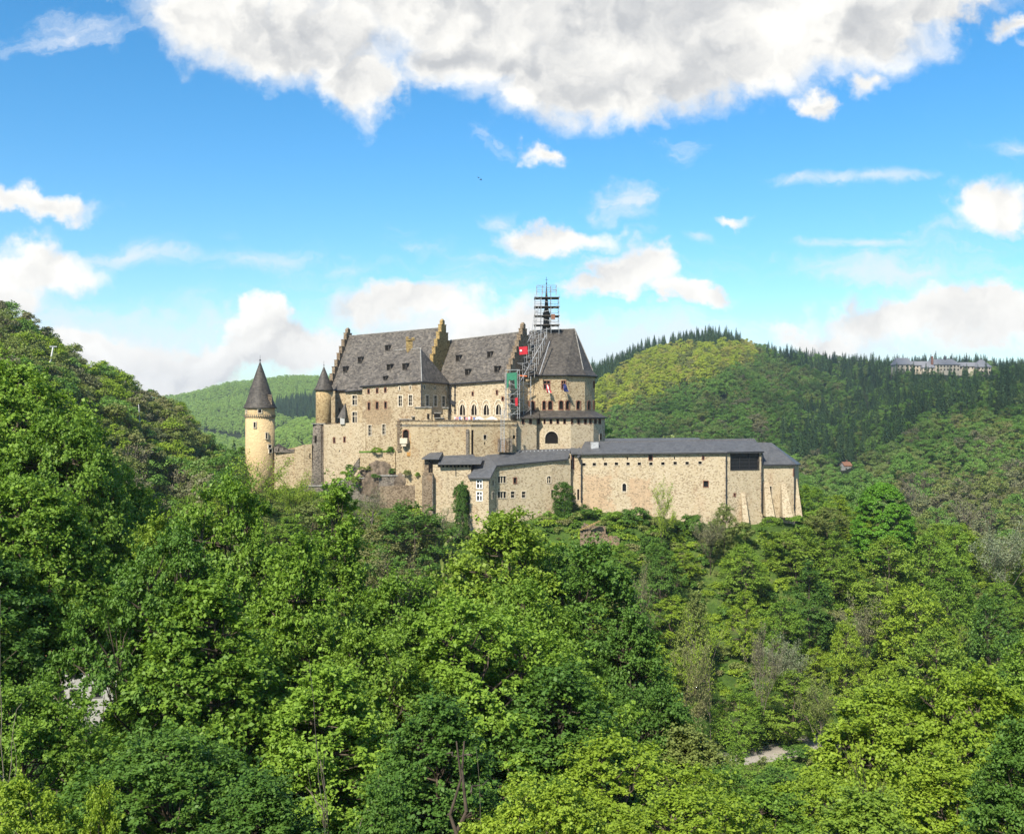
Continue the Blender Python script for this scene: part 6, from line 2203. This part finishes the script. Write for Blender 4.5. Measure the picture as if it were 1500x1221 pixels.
def house(name, label, cx, cy, z0, w, d, h, rh, rz, wm, rm, nwin, floors=2, chim=True, hip=0.0, cat='house', group=None):
    t = thing(name, label, cat, (cx, cy, z0), group)
    ca, sa = math.cos(rz), math.sin(rz)

    def G(x, y, z):
        return (cx + x * ca - y * sa, cy + x * sa + y * ca, z0 + z)
    b = MB()
    a = [(-w / 2, -d / 2), (w / 2, -d / 2), (w / 2, d / 2), (-w / 2, d / 2)]
    for i in range(4):
        p, q = a[i], a[(i + 1) % 4]
        b.poly([G(*p, -3), G(*q, -3), G(*q, h), G(*p, h)])
    if hip == 0:
        b.poly([G(w / 2, -d / 2, h), G(w / 2, d / 2, h), G(w / 2, 0, h + rh)])
        b.poly([G(-w / 2, d / 2, h), G(-w / 2, -d / 2, h), G(-w / 2, 0, h + rh)])
    b.build('wall', M[wm], t)
    o = .4
    e = h - o * rh / (d / 2)
    roof(t, [[G(-w / 2 - o, -d / 2 - o, e), G(w / 2 + o, -d / 2 - o, e), G(w / 2 + o - hip, 0, h + rh), G(-w / 2 - o + hip, 0, h + rh)],
             [G(w / 2 + o, d / 2 + o, e), G(-w / 2 - o, d / 2 + o, e), G(-w / 2 - o + hip, 0, h + rh), G(w / 2 + o - hip, 0, h + rh)]] +
         ([[G(w / 2 + o, -d / 2 - o, e), G(w / 2 + o, d / 2 + o, e), G(w / 2 + o - hip, 0, h + rh)], [G(-w / 2 - o, d / 2 + o, e), G(-w / 2 - o, -d / 2 - o, e), G(-w / 2 - o + hip, 0, h + rh)]] if hip else []), M[rm])
    if chim:
        c = MB(); p = G(w * .2, d * .12, h + rh * .5); c.box(p, (.7, .7, rh * .5 + 1.0), rz); c.build('chimney', M['trim_brown'], t)
    fh = h / floors
    for f in range(floors):
        for k in range(nwin):
            x = -w / 2 + w * (k + .5) / nwin
            m = MB(); p = G(x, -d / 2 - .02, f * fh + fh * .35)
            m.box(p, (min(1.3, w / nwin * .5), .14, fh * .48), rz); wf = m.build('window', M['white'] if wm != 'house_white' else M['grey_stone'], t)
            g = MB(); p = G(x, -d / 2 - .07, f * fh + fh * .39); g.box(p, (min(1.1, w / nwin * .42), .1, fh * .40), rz); g.build('pane', M['glass'], wf)
    return t


def far_buildings():
    # hillside house
    x, y, z = at(1239, 684, 590)
    z = max(z - 1.5, gz(x, y) - .3)
    house('hillside_house', 'small white house with orange roof among trees right of the castle', x, y, z, 4.6, 4.5, 2.8, 1.8, .25, 'house_white', 'orange_tile', 2)
    # long building on the ridge
    Y = 1000.0
    t = thing('ridge_mansion', 'long cream building with grey slate roofs and small cupola on the wooded ridge', 'building', at(1380, 550, Y))
    def blk(p0, p1, pe, pr, pb, hipl, hipr, dp=12, yo=0):
        Yb = Y + yo
        xa, xb = XY(p0, Yb)[0], XY(p1, Yb)[0]
        zb, ze, zr = ZZ(pb, Yb), ZZ(pe, Yb), ZZ(pr, Yb)
        b = MB()
        c = [(xa, Yb), (xb, Yb), (xb, Yb + dp), (xa, Yb + dp)]
        for i in range(4):
            p, q = c[i], c[(i + 1) % 4]
            b.poly([(*p, zb - 6), (*q, zb - 6), (*q, ze), (*p, ze)])
        b.build('wall', M['house_cream'], t)
        m = Yb + dp / 2
        rl, rr_ = (xa + hipl, m, zr), (xb - hipr, m, zr)
        o = .8
        roof(t, [[(xa - o, Yb - o, ze), (xb + o, Yb - o, ze), rr_, rl], [(xb + o, Yb + dp + o, ze), (xa - o, Yb + dp + o, ze), rl, rr_],
                 [(xb + o, Yb - o, ze), (xb + o, Yb + dp + o, ze), rr_], [(xa - o, Yb + dp + o, ze), (xa - o, Yb - o, ze), rl]], M['mansion_roof'], .4)
        nw = max(2, int((xb - xa) / 3.2))
        for f in range(max(1, int((ze - zb) / 3.4))):
            for k in range(nw):
                xx = xa + (xb - xa) * (k + .5) / nw
                w = MB(); w.box((xx, Yb - .05, ze - 2.6 - 3.4 * f), (1.3, .2, 1.7)); w.build('window', M['glass'], t)
    blk(1313, 1337, 533.5, 523.5, 545, 2.0, 2.0, 14)
    blk(1337, 1366, 534.5, 528.5, 548, 0.1, 0.1, 11, 3)
    blk(1352, 1369, 538, 534, 549, 0.1, 0.1, 5, -4)
    blk(1366, 1406, 533.5, 525.0, 546, 1.0, 4.5, 15, 1)
    blk(1405, 1433, 536, 530, 546, 0.1, 0.1, 11, 4)
    blk(1432, 1452, 537, 526, 552, 5, 5, 14, -2)
    b = MB(); p = px2(1365.5, 534, Y); b.box(p, (1.6, 1.6, 8.2)); b.build('chimney', M['trim_brown'], t)
    b = MB(); p = px2(1384, 527, Y + 8); b.lathe(tuple(p), [(1.2, 0), (1.2, 2.2), (1.5, 2.3), (.9, 3.4), (.05, 5.2)], 8); b.build('cupola', M['slate_new'], t)
    # village glimpsed through the leaves
    for px, py, Yv, w, d, h, rz, wm, lab in ((120, 986, 108, 6, 7, 4.0, .5, 'house_white', 'white village house glimpsed through the leaves at lower left'), (62, 985, 112, 8, 7, 5.5, -.2, 'house_cream', 'cream village house left of the white one, seen through the leaves'),
                                             (150, 990, 104, 6, 6, 4, .2, 'house_white', 'low white village house right of the taller white one, seen through the leaves'), (8, 925, 118, 7, 6, 6, .2, 'house_white', 'white village house at the left edge, seen through the leaves')):
        x, y, zt = at(px, py - 14, Yv)
        house('village_house', lab, x, y, zt - h + 1.0, w, d, h, 1.6, rz, wm, 'orange_tile', 3, group='village houses in the valley')
    # chairlift pylons on the left hill
    for px, py0, py1, Yp, lean, lab in ((78, 507, 527, 230, 6, 'short white chairlift pylon with crossbar high on the left hillside'), (203, 592, 607, 260, -2, 'thin pale mast among trees on the left hillside')):
        t = thing('chairlift_pylon', lab, 'pylon', at(px, py1, Yp))
        b = MB(); a, c = px2(px, py0, Yp), px2(px - lean, py1 + 12, Yp); b.tube(c, a, .2 if px < 100 else .12, .16 if px < 100 else .08, 8); b.build('mast', M['white'], t)
        if px < 100:
            b = MB(); b.box((a[0], a[1], a[2] - .2), (1.5, .3, .25), .3); b.build('crossbar', M['steel'], t)


far_buildings()


def person_mesh(pose, seed):
    """one skinned body; materials by height"""
    rr = random.Random(seed)
    J = {'pelvis': (0, 0, .95), 'chest': (0, .02, 1.28), 'neck': (0, .02, 1.46), 'head': (0, 0, 1.58), 'top': (0, .01, 1.72)}
    E = [('pelvis', 'chest'), ('chest', 'neck'), ('neck', 'head'), ('head', 'top')]
    rad = {'pelvis': (.15, .11), 'chest': (.17, .11), 'neck': (.06, .06), 'head': (.09, .1), 'top': (.07, .08)}
    for s, n in ((-1, 'l'), (1, 'r')):
        sw = rr.uniform(-.08, .08)
        J['sh' + n] = (s * .18, .02, 1.4); J['el' + n] = (s * .24, -.04 + (-.1 if pose else 0), 1.13); J['wr' + n] = (s * (.16 if pose else .27), (-.32 if pose else -.08), (1.15 if pose else .88)); J['ha' + n] = (s * (.13 if pose else .27), (-.4 if pose else -.1), (1.17 if pose else .78))
        J['hip' + n] = (s * .09, 0, .88); J['kn' + n] = (s * .1, sw, .5); J['an' + n] = (s * .1, sw * .4 + .03, .09); J['to' + n] = (s * .12, sw * .4 - .14, .04)
        E += [('chest', 'sh' + n), ('sh' + n, 'el' + n), ('el' + n, 'wr' + n), ('wr' + n, 'ha' + n), ('pelvis', 'hip' + n), ('hip' + n, 'kn' + n), ('kn' + n, 'an' + n), ('an' + n, 'to' + n)]
        for k, v in (('sh', .065), ('el', .045), ('wr', .032), ('ha', .035), ('hip', .09), ('kn', .06), ('an', .04), ('to', .035)):
            rad[k + n] = (v, v)
    names = list(J)
    me = bpy.data.meshes.new('person')
    me.from_pydata([J[n] for n in names], [(names.index(a), names.index(b)) for a, b in E], [])
    o = bpy.data.objects.new('tmp', me); col.objects.link(o)
    md = o.modifiers.new('s', 'SKIN')
    for i, n in enumerate(names):
        me.skin_vertices[0].data[i].radius = rad[n]
        me.skin_vertices[0].data[i].use_root = (n == 'pelvis')
    o.modifiers.new('d', 'SUBSURF').levels = 1
    dg = bpy.context.evaluated_depsgraph_get()
    out = bpy.data.meshes.new_from_object(o.evaluated_get(dg))
    bpy.data.objects.remove(o)
    return out


def people():
    base = [person_mesh(0, 1), person_mesh(1, 2)]
    shirts = ['shirt_white', 'shirt_pink', 'shirt_blue', 'shirt_white', 'trousers', 'shirt_pink', 'shirt_white', 'red', 'shirt_blue', 'shirt_white']
    words_ = {'shirt_white': 'white', 'shirt_pink': 'pink', 'shirt_blue': 'blue', 'trousers': 'dark', 'red': 'red'}
    pos = [666.5, 669.5, 673.6, 676.5, 680.5, 683.5, 687.5, 690.2, 694.5, 699]
    posw = ['farthest left on the terrace, below the drainpipes', 'second from the left on the terrace', 'third from the left, below the first arched window', 'fourth from the left at the parapet', 'fifth from the left at the parapet',
            'sixth from the left, between the first two arched windows', 'seventh from the left at the parapet', 'eighth from the left, below the second arched window', 'last but one on the right of the row', 'at the right end of the row, next to the white parasol']
    for i, (p, s) in enumerate(zip(pos, shirts)):
        Y = 202.6 + (i * 37 % 10) * .12
        x = XY(p, Y)[0]
        me = base[i % 2].copy()
        me.materials.clear()
        for m in ('trousers', s, 'skin', 'hair'):
            me.materials.append(M[m])
        for f in me.polygons:
            z = f.center.z
            ax = abs(f.center.x)
            f.material_index = 0 if z < .92 and ax < .21 else (3 if z > 1.64 or (z > 1.52 and f.center.y > .05) else (2 if z > 1.45 or (ax > .2 and z < 1.2) or (f.center.y < -.3) else 1))
            f.use_smooth = True
        o = link('person', me, None, (float(x), Y, -1.45))
        k = (1.0, .95, 1.03, .97, 1.05, .92, 1.0, 1.02, .96, 1.0)[i]
        o.scale = (k, k, k)
        o.rotation_euler = (0, 0, (i * 1.7) % 2.4 - 1.2)
        tag(o, 'visitor in ' + words_[s] + ' top, ' + posw[i], 'person', 'visitors on the terrace')


people()


def birds():
    for i, (px, py) in enumerate(((701, 260.5), (704.5, 263.5))):
        p = px2(px, py, 130)
        b = MB()
        b.v += [(-.28, 0, .06), (-.12, -.06, .1), (0, -.05, .0), (.12, -.06, .1), (.28, 0, .06), (.12, .06, .09), (0, .05, .01), (-.12, .06, .09)]
        b.f += [(0, 1, 7), (1, 2, 6, 7), (2, 3, 5, 6), (3, 4, 5)]
        b.mi += [0] * 4
        b.tube((0, -.16, 0), (0, 0, 0), .015, .045, 8); b.tube((0, 0, 0), (0, .2, 0), .045, .02, 8)
        o = b.build('bird', M['gutter'], None)
        o.location = tuple(p); o.rotation_euler = (.2, .2, .6 + i)
        tag(o, ('small dark bird high in the blue sky, upper left one of the pair', 'small dark bird high in the blue sky, lower right one of the pair')[i], 'bird', 'pair of birds')


birds()


# ------------------------------------------------------------------ out-of-view cloud added to shade the wooded hills to the right, and the air
def build_shade_cloud():
    H = 520.0
    t_ = H / sv.z
    rng = np.random.default_rng(31)
    b = MB()
    for Y in np.arange(380, 1200, 42.0):
        for px in np.arange(880, 1640, 42.0 / Y * F):
            x = (px - CX) / F * Y
            z = gz(x, Y)
            py = CY - F * (z + 6) / Y
            lim = np.interp(px, [860, 880, 950, 1000, 1090, 1150, 1180], [665, 655, 612, 592, 562, 515, 440])  # lumps are left out here so the sunlit hill patch stays unshaded
            if py < lim or Y < 470 - (px - 1500) * .1:
                continue
            f = (H - z) / sv.z
            c = np.array([x + sv.x * f, Y + sv.y * f, H + rng.uniform(-6, 25)])
            r = rng.uniform(12, 15.5)
            b.lathe((c[0] + rng.uniform(-8, 8), c[1] + rng.uniform(-8, 8), c[2]), [(r * .35, -r * .35), (r * .85, -r * .25), (r, 0), (r * .8, r * .4), (r * .4, r * .62), (r * .05, r * .7)], 14)
    m, g, out = new_mat('shade_cloud_white')
    p = g.new('ShaderNodeBsdfPrincipled', {'Base Color': (.9, .9, .9, 1), 'Roughness': 1.0})
    g.l.new(p.outputs[0], out.inputs[0])
    tag(b.build('shade_cloud', m, None, True), 'white puffs out of view above the valley, added to shade the right-hand hills', None, None, 'stuff')


build_shade_cloud()


def haze():
    b = MB()
    b.box((100, 1900, -75), (5200, 4300, 235))
    m = bpy.data.materials.new('haze'); m.use_nodes = True
    n = m.node_tree.nodes; n.clear()
    o = n.new('ShaderNodeOutputMaterial'); v = n.new('ShaderNodeVolumePrincipled')
    v.inputs['Color'].default_value = (.80, .88, 1.0, 1); v.inputs['Density'].default_value = HAZE
    v.inputs['Anisotropy'].default_value = .3
    m.node_tree.links.new(v.outputs[0], o.inputs['Volume'])
    tag(b.build('haze', m), 'thin bluish air over the valley', None, None, 'stuff')


HAZE = .00011
haze()
